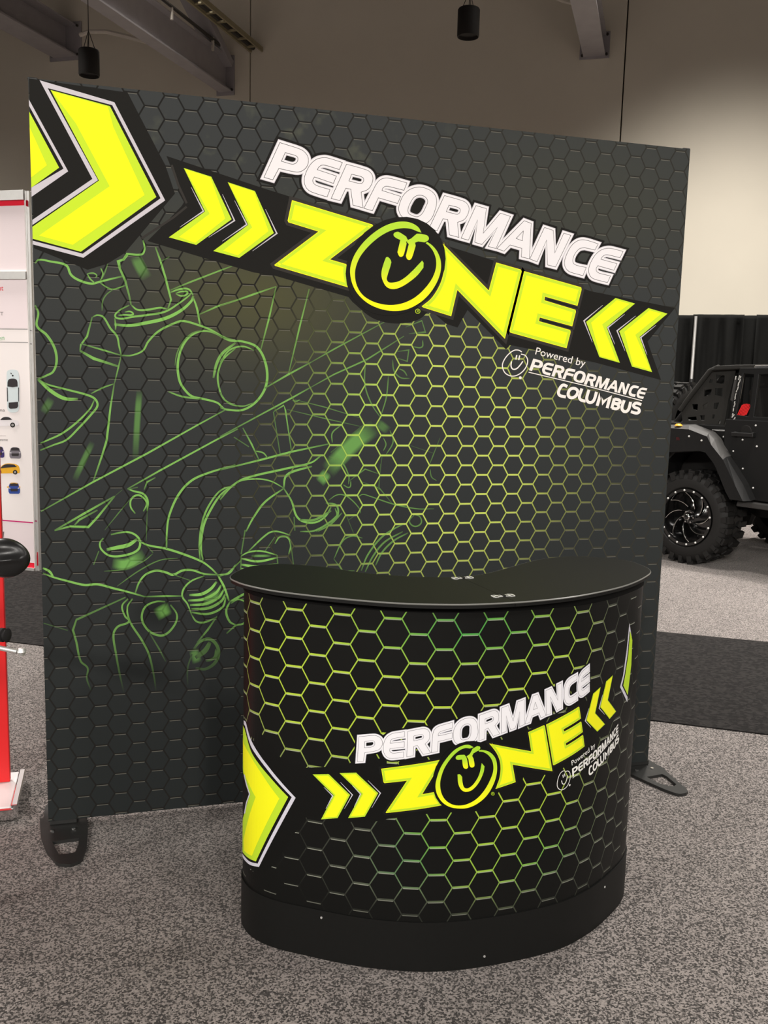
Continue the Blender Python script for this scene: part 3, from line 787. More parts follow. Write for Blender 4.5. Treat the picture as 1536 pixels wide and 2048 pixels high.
def text_block(sf, conv=None):
    px = lambda p: (conv(*on_panel(p)) if conv else on_panel(p))
    put_text('printed_words', 'Powered by', sf, z7(383, 137), z7(858, 258), z7(400, 68), sf.pre + 'ink_text', 8, conv=conv)
    for nm, f, o, h in WORD:
        mb = MB()
        pol = [[SM(*q) for q in smooth(tr(f, o))]] + ([[SM(*q) for q in smooth(tr(f, h))]] if h else [])
        sf.layer(mb, [[px(q) for q in p] for p in pol], STEP*8, conv=False)
        mb.build('printed_small_letter', M[sf.pre + 'ink_text'], sf.parent, uv=True, fix=False)
    for k, paths in COLUMBUS.items():
        mb = MB()
        for i, pth in enumerate(paths):
            cl = k == 'o'
            L, Rr = stroke(tr(z7, pth), 5.9, closed=cl); strip(mb, sf, L, Rr, STEP*(8+.2*i), closed=cl, px=px)
        mb.build('printed_small_letter', M[sf.pre + 'ink_text'], sf.parent, uv=True, fix=False)
    mb = MB(); L, Rr = stroke(tr(z7, [(320,309),(860,437),(1410,583)]), 1.7); strip(mb, sf, L, Rr, STEP*8, px=px)
    mb.build('printed_rule', M[sf.pre + 'ink_text'], sf.parent, uv=True, fix=False)
    mb = MB()
    for pth, wd in (([(255,115),(225,98,1),(180,100,1),(120,145,1),(75,215,1),(72,270,1),(105,325,1),(170,347,1),(235,325,1),(290,270,1),(312,200,1),(290,150,1),(247,135)], 2.0),
                    ([(207,145),(198,188)], 2.6), ([(235,148),(226,192)], 2.6), ([(157,205),(152,250,1),(170,280,1),(205,275,1),(240,240,1),(265,205)], 2.4)):
        L, Rr = stroke(tr(z7, pth), wd); strip(mb, sf, L, Rr, STEP*8, px=px)
    sf.layer(mb, [[px(q) for q in tr(z7, circ(241, 362, 14, 14, n=10))]], STEP*8, conv=False)
    mb.build('printed_small_emblem', M[sf.pre + 'ink_text'], sf.parent, uv=True, fix=False)
text_block(wallS)

# engine line drawing printed on the cloth: (pixel path, pen width in pixels, strength)
f1 = zoom(70, 480, 3.84); f2 = zoom(70, 860, 3.84); f3 = zoom(440, 560, 3.072); f4 = zoom(70, 1060, 2.898); f5 = zoom(600, 860, 3.84)
def s1(*p): return [tuple(q) + (1,) for q in p]
DRAW = [
 (f1, 4.2, .95, s1((0,178),(30,152),(120,165),(240,195),(275,265),(330,305),(430,335),(500,320),(580,300),(668,280))),
 (f1, 2.6, .8, s1((505,215),(522,265),(500,315))), (f1, 2.6, .8, s1((400,258),(425,300),(460,330))), (f1, 2.4, .7, s1((400,258),(450,255),(475,275),(460,290))),
 (f1, 4.2, .9, [(830,0),(842,70,1),(820,110,1),(710,108),(680,150),(640,163),(652,220),(692,310),(722,420),(738,498)]),
 (f1, 2.8, .7, s1((500,330),(590,378),(692,350))), (f1, 2.4, .35, s1((600,380),(548,420),(520,470),(515,545))), (f1, 2.2, .4, s1((560,180),(540,240),(520,290))),
 (f1, 3.6, .9, s1((725,500),(650,540),(615,585),(660,605),(750,590),(870,575),(1000,550),(1100,490),(1180,430),(1205,400))),
 (f1, 3.0, .95, s1((640,578),(690,575),(752,572),(735,550),(690,553))),
 (f1, 3.6, .9, s1((740,500),(785,535),(870,535),(960,520),(1015,530))),
 (f1, 3.8, .9, [(925,55),(965,165),(1002,290),(1030,400),(1045,460),(1020,530)]), (f1, 3.0, .7, [(965,165),(1032,130)]),
 (f1, 3.2, .7, [(1040,385),(1200,320),(1420,235),(1515,200)]), (f1, 3.4, .9, s1((1040,402),(1110,378),(1180,378),(1215,425))),
 (f1, 3.0, .95, s1((1080,410),(1130,395),(1172,405),(1130,430),(1082,415))),
 (f1, 6.0, 1, s1((608,648),(720,657),(850,637),(1000,602),(1120,542),(1200,470),(1216,430))), (f1, 3.2, .9, [(612,600),(620,655),(618,690)]),
 (f1, 3.6, .9, s1((1215,440),(1245,530),(1268,655))), (f1, 3.2, .8, [(1265,570),(1400,510),(1540,462)]),
 (f1, 3.6, .8, s1((445,590),(480,577),(525,592),(580,680),(630,740),(645,810),(662,885))),
 (f1, 3.6, .8, [(440,590),(400,740),(352,805),(345,850)]), (f1, 3.2, .8, [(352,796),(540,850),(662,886)]), (f1, 5.4, .95, [(345,850),(450,910),(637,970)]),
 (f1, 2.8, .7, [(662,885),(640,980),(608,1110)]), (f1, 3.8, .85, [(608,1110),(580,1280),(562,1440),(550,1540),(520,1640),(447,1855)]),
 (f1, 3.8, .85, s1((662,886),(740,886),(828,850),(870,780),(950,700),(1080,635),(1140,622),(1260,655),(1350,690),(1450,745),(1540,772))),
 (f1, 4.2, .9, s1((1440,745),(1350,705),(1265,702),(1180,750),(1122,840),(1096,960),(1110,1080),(1150,1150),(1205,1200),(1290,1220),(1400,1250),(1460,1300),(1540,1307))),
 (f1, 2.6, .4, s1((1290,690),(1200,720),(1125,800),(1088,880),(1075,965))), (f1, 3.2, .7, s1((1025,1165),(1130,1202),(1280,1222))),
 (f1, 5.2, .75, s1((1540,790),(1440,870),(1395,950),(1370,1060))), (f1, 3.2, .8, s1((1540,832),(1450,912),(1410,1000),(1407,1100),(1450,1220),(1540,1272))),
 (f1, 4.6, .8, s1((0,500),(25,560),(15,660),(90,730),(150,830),(166,930),(140,1010),(90,1040),(20,1070))),
 (f1, 3.8, .85, s1((20,1070),(100,1110),(250,1150),(400,1190),(460,1220),(480,1270),(440,1330),(330,1450),(240,1536),(140,1575),(40,1615))),
 (f1, 6.5, .95, s1((25,1072),(130,1165),(230,1218),(330,1222))), (f1, 2.8, .6, s1((430,1180),(520,1135),(605,1105))),
 (f1, 3.6, .85, s1((455,1230),(420,1300),(310,1410),(200,1490),(100,1536),(40,1562))),
 (f1, 3.4, .9, [(1470,1300),(1250,1420),(860,1640),(440,1862),(45,2085)]), (f1, 3.4, .9, [(1560,1450),(1390,1536),(960,1770),(710,1912)]),
 (f2, 3.6, .9, s1((710,450),(760,470),(830,490),(865,540),(862,625))), (f2, 2.0, .3, [(862,620),(858,740),(855,850)]), (f2, 2.6, .7, [(790,440),(712,455)]),
 (f2, 3.4, .9, s1((770,642),(735,590),(740,530),(790,500),(840,528),(857,570),(832,625))), (f2, 2.0, .35, [(740,520),(640,640),(535,770)]),
 (f2, 3.0, .7, [(925,365),(860,400),(838,458)]),
 (f2, 4.0, .9, [(150,772),(380,640),(612,508)]), (f2, 2.0, .35, [(610,510),(670,460)]), (f2, 4.0, .9, [(612,508),(480,670),(410,745),(270,740),(150,772)]), (f2, 4.0, .7, [(480,615),(340,690),(300,735)]),
 (f2, 4.0, .95, s1((582,803),(700,783),(770,805),(806,855),(790,920),(700,960),(580,967),(512,920),(498,870),(525,830))),
 (f2, 7.0, 1, s1((550,918),(620,905),(720,882),(785,838))), (f2, 3.0, .8, [(490,930),(450,1035)]), (f2, 2.6, .7, [(830,860),(907,942)]), (f2, 2.0, .4, s1((530,1085),(680,1070),(830,1010),(905,950))),
 (f2, 4.0, .95, s1((790,850),(870,885),(1000,910),(1130,950),(1280,1010),(1350,1060),(1402,1112))),
 (f2, 4.0, .9, s1((1010,912),(1013,780),(1030,660),(1100,500),(1200,390),(1330,330),(1540,268))),
 (f2, 4.0, .9, s1((1290,1005),(1275,900),(1294,740),(1345,620),(1425,500),(1540,408))), (f2, 3.4, .8, s1((1268,1000),(1262,880),(1282,720),(1330,590),(1425,465),(1540,422))),
 (f2, 4.2, .95, s1((60,1060),(110,1085),(142,1130))), (f2, 4.0, .9, s1((60,1100),(140,1130),(250,1160),(380,1190),(480,1185),(600,1215),(720,1245),(842,1280))),
 (f2, 4.0, .9, s1((770,1252),(800,1170),(850,1110),(930,1080),(1010,1095),(1060,1112),(1130,1080),(1200,1075),(1300,1105),(1402,1112))),
 (f2, 2.6, .7, [(1060,1110),(1190,1155)]), (f2, 2.2, .35, s1((630,1200),(800,1080),(960,1000),(1100,985))), (f2, 3.4, .8, [(842,1280),(1000,1275),(1130,1275)]),
 (f2, 3.2, .85, s1((1300,1120),(1200,1160),(1142,1220),(1132,1280),(1170,1335),(1203,1420))), (f2, 4.0, .95, s1((1402,1112),(1450,1200),(1490,1312))),
 (f2, 5.5, 1, s1((1185,1268),(1280,1260),(1350,1220),(1395,1165))), (f2, 4.0, .95, s1((1200,1400),(1330,1412),(1440,1360),(1465,1285))),
 (f2, 5.0, 1, s1((1175,1310),(1290,1300),(1390,1250),(1430,1190))), (f2, 5.0, 1, s1((1190,1345),(1310,1335),(1410,1285),(1450,1225))), (f2, 5.0, .9, s1((1200,1375),(1330,1368),(1430,1315),(1462,1260))),
 (f2, 3.4, .8, s1((1203,1420),(1240,1470),(1300,1477),(1392,1440))), (f2, 3.2, .8, s1((1402,1112),(1490,1100),(1540,1035))),
 (f2, 4.0, .9, s1((1000,1318),(930,1318),(850,1355),(820,1430),(840,1500),(900,1560),(990,1575),(1070,1500),(1090,1420),(1040,1342))),
 (f4, 3.8, .85, [(525,390),(240,520),(220,580),(240,650),(265,760,1),(305,800,1),(300,860,1),(325,930)]),
 (f4, 3.8, .8, s1((540,398),(505,440),(522,500),(545,530),(480,560),(455,605),(470,720),(490,830),(515,940))),
 (f4, 3.8, .85, s1((565,398),(535,450),(550,530),(620,640),(660,720),(690,850),(702,940))), (f4, 3.0, .5, [(660,590),(720,690),(757,762)]), (f4, 3.0, .5, [(50,540),(190,582)]),
 (f4, 6.0, .55, s1((920,690),(960,645),(1020,635),(1062,690),(1050,760),(990,805),(930,800))), (f4, 9.0, .5, s1((930,740),(985,700),(1015,650))), (f4, 3.0, .35, s1((910,720),(885,800),(885,900))),
 (f4, 5.0, .6, s1((990,760),(1040,740),(1050,690))), (f4, 3.6, .8, [(1055,500),(1000,580),(940,652)]),
 (f4, 4.0, .9, s1((1240,355),(1180,388),(1130,415))), (f4, 4.0, .9, s1((1130,415),(1108,470),(1128,530),(1165,552))), (f4, 3.4, .85, s1((1135,425),(1180,402),(1232,430),(1240,480),(1210,540),(1165,553),(1110,600))),
 (f4, 3.4, .9, [(1195,150),(1192,235)]), (f4, 3.0, .9, s1((1195,150),(1240,128),(1310,122),(1402,145))), (f4, 4.0, 1, s1((1195,165),(1290,182),(1405,160))), (f4, 5.0, 1, s1((1192,200),(1290,212),(1408,198))), (f4, 6.0, 1, s1((1192,225),(1250,238),(1330,235))), (f4, 3.4, .9, [(1403,145),(1408,210)]),
 (f4, 3.6, .85, [(1195,140),(1218,0)]), (f4, 3.0, .8, s1((1235,125),(1350,20),(1400,8),(1480,30))), (f4, 3.0, .75, s1((1390,80),(1420,40),(1465,45),(1482,90),(1470,140))), (f4, 2.8, .7, [(1335,120),(1390,40)]), (f4, 2.8, .7, [(1480,60),(1498,200)]),
 (f4, 3.2, .85, [(1070,268),(1120,250),(1192,178)]),
 (f3, 3.4, .85, [(0,160),(200,90),(345,40)]), (f3, 3.2, .85, [(345,40),(300,240),(250,430)]), (f3, 3.0, .8, [(548,55),(490,285),(420,580)]),
 (f3, 4.4, .9, s1((0,345),(60,372),(140,378),(230,415),(282,520),(285,640),(230,740),(140,798),(40,795),(0,782))), (f3, 3.0, .8, s1((0,505),(60,430),(140,408),(210,432))), (f3, 2.6, .6, s1((0,690),(50,755),(140,775),(205,755))),
 (f3, 3.4, .85, [(275,665),(420,580),(560,505)]), (f3, 2.8, .6, [(560,505),(700,425),(1010,258)]), (f3, 3.4, .85, [(0,962),(440,725),(560,658)]), (f3, 2.8, .6, [(560,658),(700,580),(900,490),(1130,345)]),
 (f3, 2.8, .8, [(330,808),(392,770),(402,800),(440,1060)]), (f3, 2.8, .8, [(328,810),(370,1072)]), (f3, 3.6, .9, [(0,1167),(250,1105),(440,1055),(665,1008)]),
 (f3, 3.8, .9, s1((0,1350),(70,1270),(150,1220),(400,1160),(560,1122),(620,1080))), (f3, 2.8, .8, s1((0,1330),(110,1240),(220,1222),(310,1235),(392,1278))),
 (f3, 4.0, .85, s1((392,1278),(402,1210),(440,1180),(565,1145))), (f3, 3.0, .8, [(140,908),(195,1010),(240,1106)]), (f3, 3.0, .7, [(85,965),(178,1025)]), (f3, 2.6, .7, s1((212,1050),(265,1062),(292,1092))),
 (f3, 2.0, .4, [(410,795),(640,850),(865,900)]), (f3, 2.0, .4, [(460,735),(640,780),(870,850)]), (f3, 2.2, .5, s1((445,740),(470,745),(490,735))),
 (f3, 3.6, .9, s1((392,1280),(440,1360),(470,1450),(515,1485),(590,1488),(650,1450),(682,1395))), (f3, 3.6, .85, s1((392,1280),(275,1365),(205,1460),(160,1545))), (f3, 3.0, .8, [(455,1455),(460,1540)]),
 (f3, 3.4, .6, s1((650,1370),(715,1385),(720,1450),(655,1500),(590,1545))), (f3, 3.0, .5, s1((600,1545),(680,1500),(750,1430))),
 (f3, 2.4, .4, s1((895,490),(890,640),(930,760),(990,850))), (f3, 2.4, .4, s1((1035,590),(1022,720),(990,830))), (f3, 2.4, .35, [(1085,440),(1160,430),(1150,500),(1090,480)]), (f3, 2.4, .35, [(1140,290),(1240,250),(1262,320),(1160,330)]),
 (f3, 2.4, .35, s1((1060,490),(1070,560),(1110,600),(1165,605))), (f3, 2.4, .35, s1((1100,545),(1130,560),(1150,590))), (f3, 2.4, .4, s1((1185,410),(1240,412),(1245,370))),
 (f3, 2.4, .5, s1((690,1000),(690,940),(740,895))), (f3, 2.4, .5, [(680,1060),(880,890)]), (f3, 2.4, .5, s1((670,1085),(740,1110),(790,1200),(790,1255))), (f3, 2.2, .4, [(985,1130),(978,1290)]), (f3, 2.2, .35, [(870,1240),(980,1280),(1060,1375)]),
 (f5, 2.2, .45, s1((220,540),(280,500),(340,500),(400,540),(460,610),(465,640))), (f5, 2.2, .45, s1((440,520),(480,495),(540,510),(720,570),(900,605),(1030,605))), (f5, 2.2, .4, [(350,640),(410,790)]), (f5, 2.2, .4, [(375,690),(460,630)]),
 (f5, 3.2, .5, s1((470,1080),(520,960),(620,830),(720,760),(800,720))), (f5, 3.2, .45, s1((580,1040),(630,940),(720,850),(830,790))), (f5, 3.2, .45, s1((500,1090),(560,970),(650,860),(790,780))),
 (f5, 2.4, .45, s1((260,990),(330,850),(400,815),(480,830))), (f5, 2.4, .45, [(260,990),(330,1085),(420,1080)]), (f5, 2.6, .4, s1((880,650),(840,700),(880,740),(930,715),(920,665),(880,652))),
 (f5, 2.0, .3, [(850,120),(1030,180)]), (f5, 2.0, .3, [(1075,60),(1020,200),(980,300)]), (f5, 2.0, .3, s1((1000,300),(1010,360),(1050,390))), (f5, 2.2, .45, [(630,200),(600,460)]), (f5, 2.2, .45, [(380,390),(500,300),(600,335)]),
 (f5, 2.2, .45, s1((330,420),(380,440),(390,390))), (f5, 2.2, .4, s1((640,60),(660,110),(640,160))), (f5, 2.2, .4, s1((690,0),(715,90),(660,190))), (f5, 4.2, .6, s1((0,690),(110,690),(240,620))), (f5, 3.2, .6, s1((0,780),(120,770),(280,660),(270,600))),
]
mb = MB()
for i, (zz, wd, st, pth) in enumerate(DRAW):
    P = tr(zz, pth)
    L, Rr = stroke(P, lambda t, w_=wd: w_*(.72 + .4*math.sin(math.pi*min(1, max(0, t)))), n=7)
    strip(mb, wallS, L, Rr, STEP*(.45 + .004*i), px=oP, ink=lambda t, s_=st: s_*min(1, .35 + 5*t, .35 + 5*(1-t)))
low = [i for i, v in enumerate(mb.v) if v[2] < .80]
for i in low: mb.ink[i] *= max(0, (mb.v[i][2]-.46)/.34)
mb.build('printed_engine_drawing', M['drawing'], fabric, uv=True, ink=True, fix=False)
# solid green shapes of the drawing
GLW = [(f3, [(655,1180),(740,1085),(850,980),(960,905)], 92, .8), (f3, [(608,1245),(665,1180)], 60, .85), (f1, [(770,120),(800,190),(860,300)], 80, .5), (f1, [(805,1150),(790,1320),(768,1700)], 46, .5),
       (f1, [(130,1215),(60,1330)], 60, .3), (f2, [(445,90),(380,220),(300,390)], 44, .42), (f2, [(590,1020),(700,1030),(845,950)], 78, .95), (f2, [(925,1425),(985,1390),(1040,1365)], 85, 1.0),
       (f2, [(1290,1330),(1440,1240)], 70, .6), (f4, [(900,740),(960,720)], 70, .4), (f3, [(960,870),(1035,930)], 50, .35), (f4, [(1250,150),(1370,150)], 14, .7)]
mb = MB()
for i, (zz, pth, wd, st) in enumerate(GLW):
    P = [zz(*p) for p in pth]; k = zz(1, 0)[0] - zz(0, 0)[0]
    rows = []
    for f_ in (-.62, -.30, .30, .62):
        a, b = stroke([p + (1,) for p in P], 2*abs(f_)*wd*k, n=8); rows.append(a if f_ < 0 else b)
    n = len(rows[0]); g = panel_map(STEP*(.40 + .01*i)); V = [oP(p) for rw in rows for p in rw]; ik = []
    for rI in range(4):
        for j in range(n):
            t = j/(n-1); ik.append((st if rI in (1, 2) else 0)*min(1, .0 + 3*t, 3*(1-t)))
    fs = [(rI*n+j, rI*n+j+1, (rI+1)*n+j+1, (rI+1)*n+j) for rI in range(3) for j in range(n-1)]
    mb.add([g(*v) for v in V], fs, uv=V, ink=ik)
mb.build('printed_engine_shading', M['glow'], fabric, uv=True, ink=True, fix=False)

# ------------------------------------------------------------------ promotional counter
LZ = 1.012; SEAM = .14
counter = thing('promo_counter', 'curved black counter with hexagon graphic wrap standing in front of the backdrop', 'counter', (1.16, -.82, 0))
BACKP = [(1.70,-.625),(1.64,-.602),(1.57,-.60),(1.50,-.63),(1.42,-.69),(1.33,-.745),(1.22,-.775),(1.12,-.78),(1.02,-.76),(.93,-.70),(.85,-.63),(.78,-.585),(.71,-.57),(.64,-.585),(.595,-.62)]
body = PLF + catmull([FRONT[-1]] + BACKP + [FRONT[0]], 5)[1:-1]
def ring_wall(mb, loop, z0, z1, open_=False):
    n = len(loop); mb.add([(x, y, z0) for x, y in loop] + [(x, y, z1) for x, y in loop], [(k, (k+1) % n, n+(k+1) % n, n+k) for k in range(n - (1 if open_ else 0))])
# graphic wrap over the front and round both ends
mb = MB(); n = len(PLF)
nor = [counter_xy(u)[1] for u in CUM]
vs = [(p[0], p[1], SEAM) for p in PLF] + [(p[0], p[1], LZ-.03) for p in PLF]
mb.add(vs, [(k, k+1, n+k+1, n+k) for k in range(n-1)], uv=[(u, SEAM) for u in CUM] + [(u, LZ-.03) for u in CUM])
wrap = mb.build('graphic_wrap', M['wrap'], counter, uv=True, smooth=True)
mb = MB(); inner = offset(body, -.004); ring_wall(mb, inner, .02, LZ-.021)
tv, tf = fill([inner]); mb.add([(x, y, LZ-.021) for x, y in tv], tf)
mb.build('inner_shell', M['steel_black'], counter, smooth=True)
mb = MB(); skirt = offset(body, .004); ring_wall(mb, skirt, 0, SEAM); ring_wall(mb, inner, 0, SEAM)
tv, tf = fill([skirt, inner]); mb.add([(x, y, SEAM) for x, y in tv], tf)
mb.build('plinth_band', M['lid_black'], counter, smooth=True)
mb = MB(); top = offset(body, .002); ring_wall(mb, top, LZ-.036, LZ-.0125); mb.build('top_rail', M['rail_shade'], counter, smooth=True)
mb = MB(); mb.tube([(PLF[-1][0]+.001, PLF[-1][1], SEAM), (PLF[-1][0]+.001, PLF[-1][1], LZ-.03)], .004, 8); mb.build('edge_strip', M['alu'], counter)
# screw heads on the plinth
for px_ in ((644, 1827), (1207, 1773), (967, 1926)):
    u, z = on_counter(px_); p, nn = counter_xy(u)
    mb = MB(); Mx = Matrix.Translation((p.x+nn.x*.004, p.y+nn.y*.004, max(.03, min(.12, z)))) @ Vector((nn.x, nn.y, 0)).to_track_quat('Z', 'Y').to_matrix().to_4x4()
    mb.lathe([(0, .0018), (.003, .0015), (.0035, 0)], 10, Mx); mb.build('screw', M['alu'], counter)
# lid: bean-shaped outline in two hinged halves
zb = zoom(460, 1100, 1.786)
LID = [(3,92),(60,62),(130,52),(200,50),(340,61),(480,82),(640,94),(760,97),(850,93),(920,83),(1000,62),(1070,42),(1130,30),(1220,22),(1300,25),(1380,31),(1440,43),(1499,70),(1480,95),(1400,128),(1250,160),(1100,178),(950,188),(800,192),(600,187),(400,171),(200,149),(100,132),(30,113)]
lid = catmull([tuple(on_floor(zb(*p), LZ)[:2]) for p in LID], 6, True)
zs = zoom(860, 1100, 3.413)
SA = on_floor(zs(215, 190), LZ); SB = on_floor(zs(505, 318), LZ); sd = (SB - SA).normalized(); sn = Vector((sd.y, -sd.x, 0))
def half(sgn):
    out = []
    f = lambda p: (p[0]-SA.x)*sn.x + (p[1]-SA.y)*sn.y
    for i in range(len(lid)):
        a, b = lid[i], lid[(i+1) % len(lid)]; fa, fb = f(a)*sgn - .0006, f(b)*sgn - .0006
        if fa >= 0: out.append(a)
        if fa*fb < 0: t = fa/(fa-fb); out.append((a[0]+(b[0]-a[0])*t, a[1]+(b[1]-a[1])*t))
    return out
for sg in (-1, 1):
    h = half(sg); mb = MB(); mb.prism(h, Matrix.Identity(4), LZ-.013, LZ)
    lo = mb.build('lid_half', M['lid_black'], counter)
M['edge'] = mat('edge_trim_highlight', lin(118, 118, 114), 0.3, 0.0, 0.6, 0.05, 60)  # pale grey paints the highlight along the black lid edge
lo_ = [(p[0], p[1]) for p in offset(lid, .0004)]
mb = MB(); mb.tube([(x, y, LZ-.0024) for x, y in lo_] + [(lo_[0][0], lo_[0][1], LZ-.0024)], .0023, 6, caps=False); mb.build('lid_trim_highlight', M['edge'], counter, smooth=True)
M['hinge'] = mat('polished_nickel_hinge', (.86, .85, .82), .3, .35, .5, .03, 30)
# butterfly hinges let into the seam
for c in ((925, 1156), (1006, 1192)):
    ctr = on_floor(c, LZ); R = Matrix((sn, sd, Vector((0, 0, 1)))).transposed(); R4 = Matrix.Translation((ctr.x, ctr.y, LZ)) @ R.to_4x4() @ Matrix.Diagonal((.9, .68, 1, 1))
    hg = None
    for sg in (-1, 1):
        leaf = [(sg*.004, -.010), (sg*.016, -.012), (sg*.022, -.018), (sg*.032, -.018), (sg*.035, -.008), (sg*.035, .008), (sg*.032, .018), (sg*.022, .018), (sg*.016, .012), (sg*.004, .010)]
        holes = [circ(sg*.027, -.0105, .0052, .0058, n=8), circ(sg*.025, .0105, .0052, .0062, n=8), circ(sg*.0125, 0, .005, .0062, n=8)]
        mb = MB(); tv, tf = fill([leaf] + holes); mb.add([R4 @ Vector((x, y, .0016)) for x, y in tv], tf)
        n = len(leaf); mb.add([R4 @ Vector((x, y, .0016)) for x, y in leaf] + [R4 @ Vector((x, y, .0002)) for x, y in leaf], [(k, (k+1) % n, n+(k+1) % n, n+k) for k in range(n)])
        if hg is None: hg = mb.build('hinge', M['hinge'], counter)
        else: mb.build('hinge_leaf', M['hinge'], hg)
    mb = MB(); mb.tube([R4 @ Vector((0, -.014, .002)), R4 @ Vector((0, .014, .002))], .0032, 10); mb.build('hinge_pin', M['steel_black'], hg)

# prints on the wrap
cS = Surf(counter_map, logo_to_counter, .012, 'g_', wrap, .5)
cP = lambda p: (on_counter(p)[0], on_counter(p)[1])
class CSurf(Surf): pass
flat('printed_ground', cS, [([tr(zb, [(40,585),(112,655),(182,742),(270,778),(420,770),(448,742),(560,745),(560,960),(440,972),(275,950),(235,1005),(160,1125),(95,1160),(40,1140)])], 'g_ink_black', .6)], px=cP)
mb = MB(); cS.layer(mb, [[on_panel(p) for p in smooth(band)][3:-3]] if False else [[on_panel(p) for p in smooth([(560,389),(800,462),(1184,583),(1350,616),(1295,683),(1322,760),(1190,725),(1128,712),(1020,690),(1012,699),(935,620),(915,655),(893,648),(860,620),(835,640),(790,647),(745,636),(705,604),(697,594),(545,550),(508,545),(500,520)])]], STEP*.7)
mb.build('printed_ground', M['g_ink_black'], wrap, uv=True, fix=False)
letters(cS); zone(cS)
zc = zoom(480, 1420, 5.12); zd = zoom(1060, 1340, 7.314); ze = zoom(850, 1400, 5.486)
def cflat(name, groups): return flat(name, cS, groups, px=cP)
cflat('printed_chevron', [([tr(zc, [(40,105),(60,120),(110,295,1),(200,455,1),(330,627),(570,898),(195,1607),(110,1588,1),(60,1550,1),(25,1500)])], 'g_ink_silver', 2),
   ([tr(zc, [(25,120),(52,160),(112,368,1),(210,518,1),(340,685),(530,892),(182,1572),(105,1552,1),(58,1512,1),(20,1460)])], 'g_ink_black', 3),
   ([tr(zc, [(25,150),(50,190),(115,420,1),(200,556,1),(330,712),(495,890),(165,1550),(100,1522,1),(55,1485,1),(20,1440),(20,1150),(60,1020),(107,860),(62,720),(25,600)])], 'g_ink_lime', 4),
   ([tr(zc, [(25,280),(60,380),(150,535,1),(250,690),(405,905),(125,1492),(80,1470,1),(45,1440),(40,1330),(85,1130),(163,890),(95,755),(40,620)])], 'g_ink_yellow', 5)])
mb = MB(); L, Rr = stroke(tr(zc, [(47,660),(70,760),(102,860),(70,950),(50,1060)]), 2.2); strip(mb, cS, L, Rr, STEP*5.5, px=cP); mb.build('printed_silver_edge', M['g_ink_silver'], wrap, uv=True, fix=False)
cflat('printed_chevron', [([[(1258.5,1246),(1253,1300),(1246,1350),(1239.8,1374),(1254.2,1404.5),(1255,1392),(1262,1330),(1264,1280)]], 'g_ink_silver', 2),
   ([[(1259,1262),(1254.5,1310),(1248.5,1350),(1243.5,1371),(1254.5,1394),(1262,1330),(1264,1280)]], 'g_ink_black', 3),
   ([[(1260,1262),(1256,1310),(1250,1350),(1246,1371),(1254.8,1390),(1262,1330),(1264,1280)]], 'g_ink_lime', 4)])
def cchev(zz, outer, k, marks):
    px_in = [(p[0], p[1]) for p in offset([zz(*p) for p in outer], -k)]
    g = [([tr(zz, outer)], 'g_ink_lime', 4), ([px_in], 'g_ink_yellow', 5)]
    flat('printed_chevron', cS, g, px=cP)
    for pth in marks:
        mb = MB(); L, Rr = stroke(tr(zz, pth), lambda t: 2.0*max(.25, 1-abs(2*t-1)**1.5)); strip(mb, cS, L, Rr, STEP*3, px=cP)
        mb.build('printed_silver_edge', M['g_ink_silver'], wrap, uv=True, fix=False)
cchev(zc, [(745,658),(910,655),(1128,868),(1000,1105),(832,1118),(960,872)], 3.0, [[(1030,740),(1152,868),(1070,1010)], [(860,790),(950,878),(880,1010)]])
cchev(zc, [(1020,645),(1190,640),(1415,850),(1280,1090),(1108,1105),(1245,858)], 3.0, [[(1310,720),(1438,850),(1350,1000)], [(1150,770),(1235,860),(1170,990)]])
cchev(zd, [(1030,245),(950,630),(1092,792),(980,900),(820,735),(920,345)], 1.2, [[(860,560),(806,745),(890,840)]])
cchev(zd, [(1208,75),(1135,440),(1255,605),(1160,715),(1022,540),(1110,165)], 1.2, [[(1060,360),(1008,560),(1090,650)]])
RING2 = [(530,515),(480,490,1),(420,495,1),(330,540,1),(250,620,1),(170,740,1),(122,880,1),(115,960,1),(135,1040,1),(190,1120,1),(270,1170,1),(370,1188,1),(470,1180,1),(580,1130,1),(680,1040,1),(750,920,1),(785,800,1),(785,690,1),(760,620,1),(700,565,1),(620,545,1),(585,550),
         (590,563),(640,570,1),(700,610,1),(740,680,1),(745,780,1),(700,900,1),(640,1000,1),(560,1085,1),(460,1140,1),(370,1155,1),(290,1140,1),(220,1090,1),(180,1020,1),(165,930,1),(175,850,1),(215,740,1),(290,630,1),(370,555,1),(440,525,1),(492,530)]
L1 = [(335,632,1),(355,605,1),(430,598),(450,620),(462,660),(470,735,1),(450,752,1),(420,737,1),(405,650),(350,652,1)]
L2 = [(455,615),(490,590),(520,532),(570,502),(600,510,1),(600,537,1),(560,565),(530,582),(515,610),(530,640),(540,720,1),(515,738,1),(490,725,1),(475,650)]
SM2 = [(355,815),(380,812,1),(405,840),(410,900,1),(430,958,1),(470,965,1),(530,920,1),(590,820,1),(620,690),(650,725),(640,790,1),(590,900,1),(520,980,1),(450,1005,1),(400,985,1),(365,920,1)]
emblem(cS, ze, RING2, (L1, L2, SM2), circ(450, 840, 415, 345, -.98), cP, (985.2, 1587), 3.2)
text_block(cS, logo_to_counter)

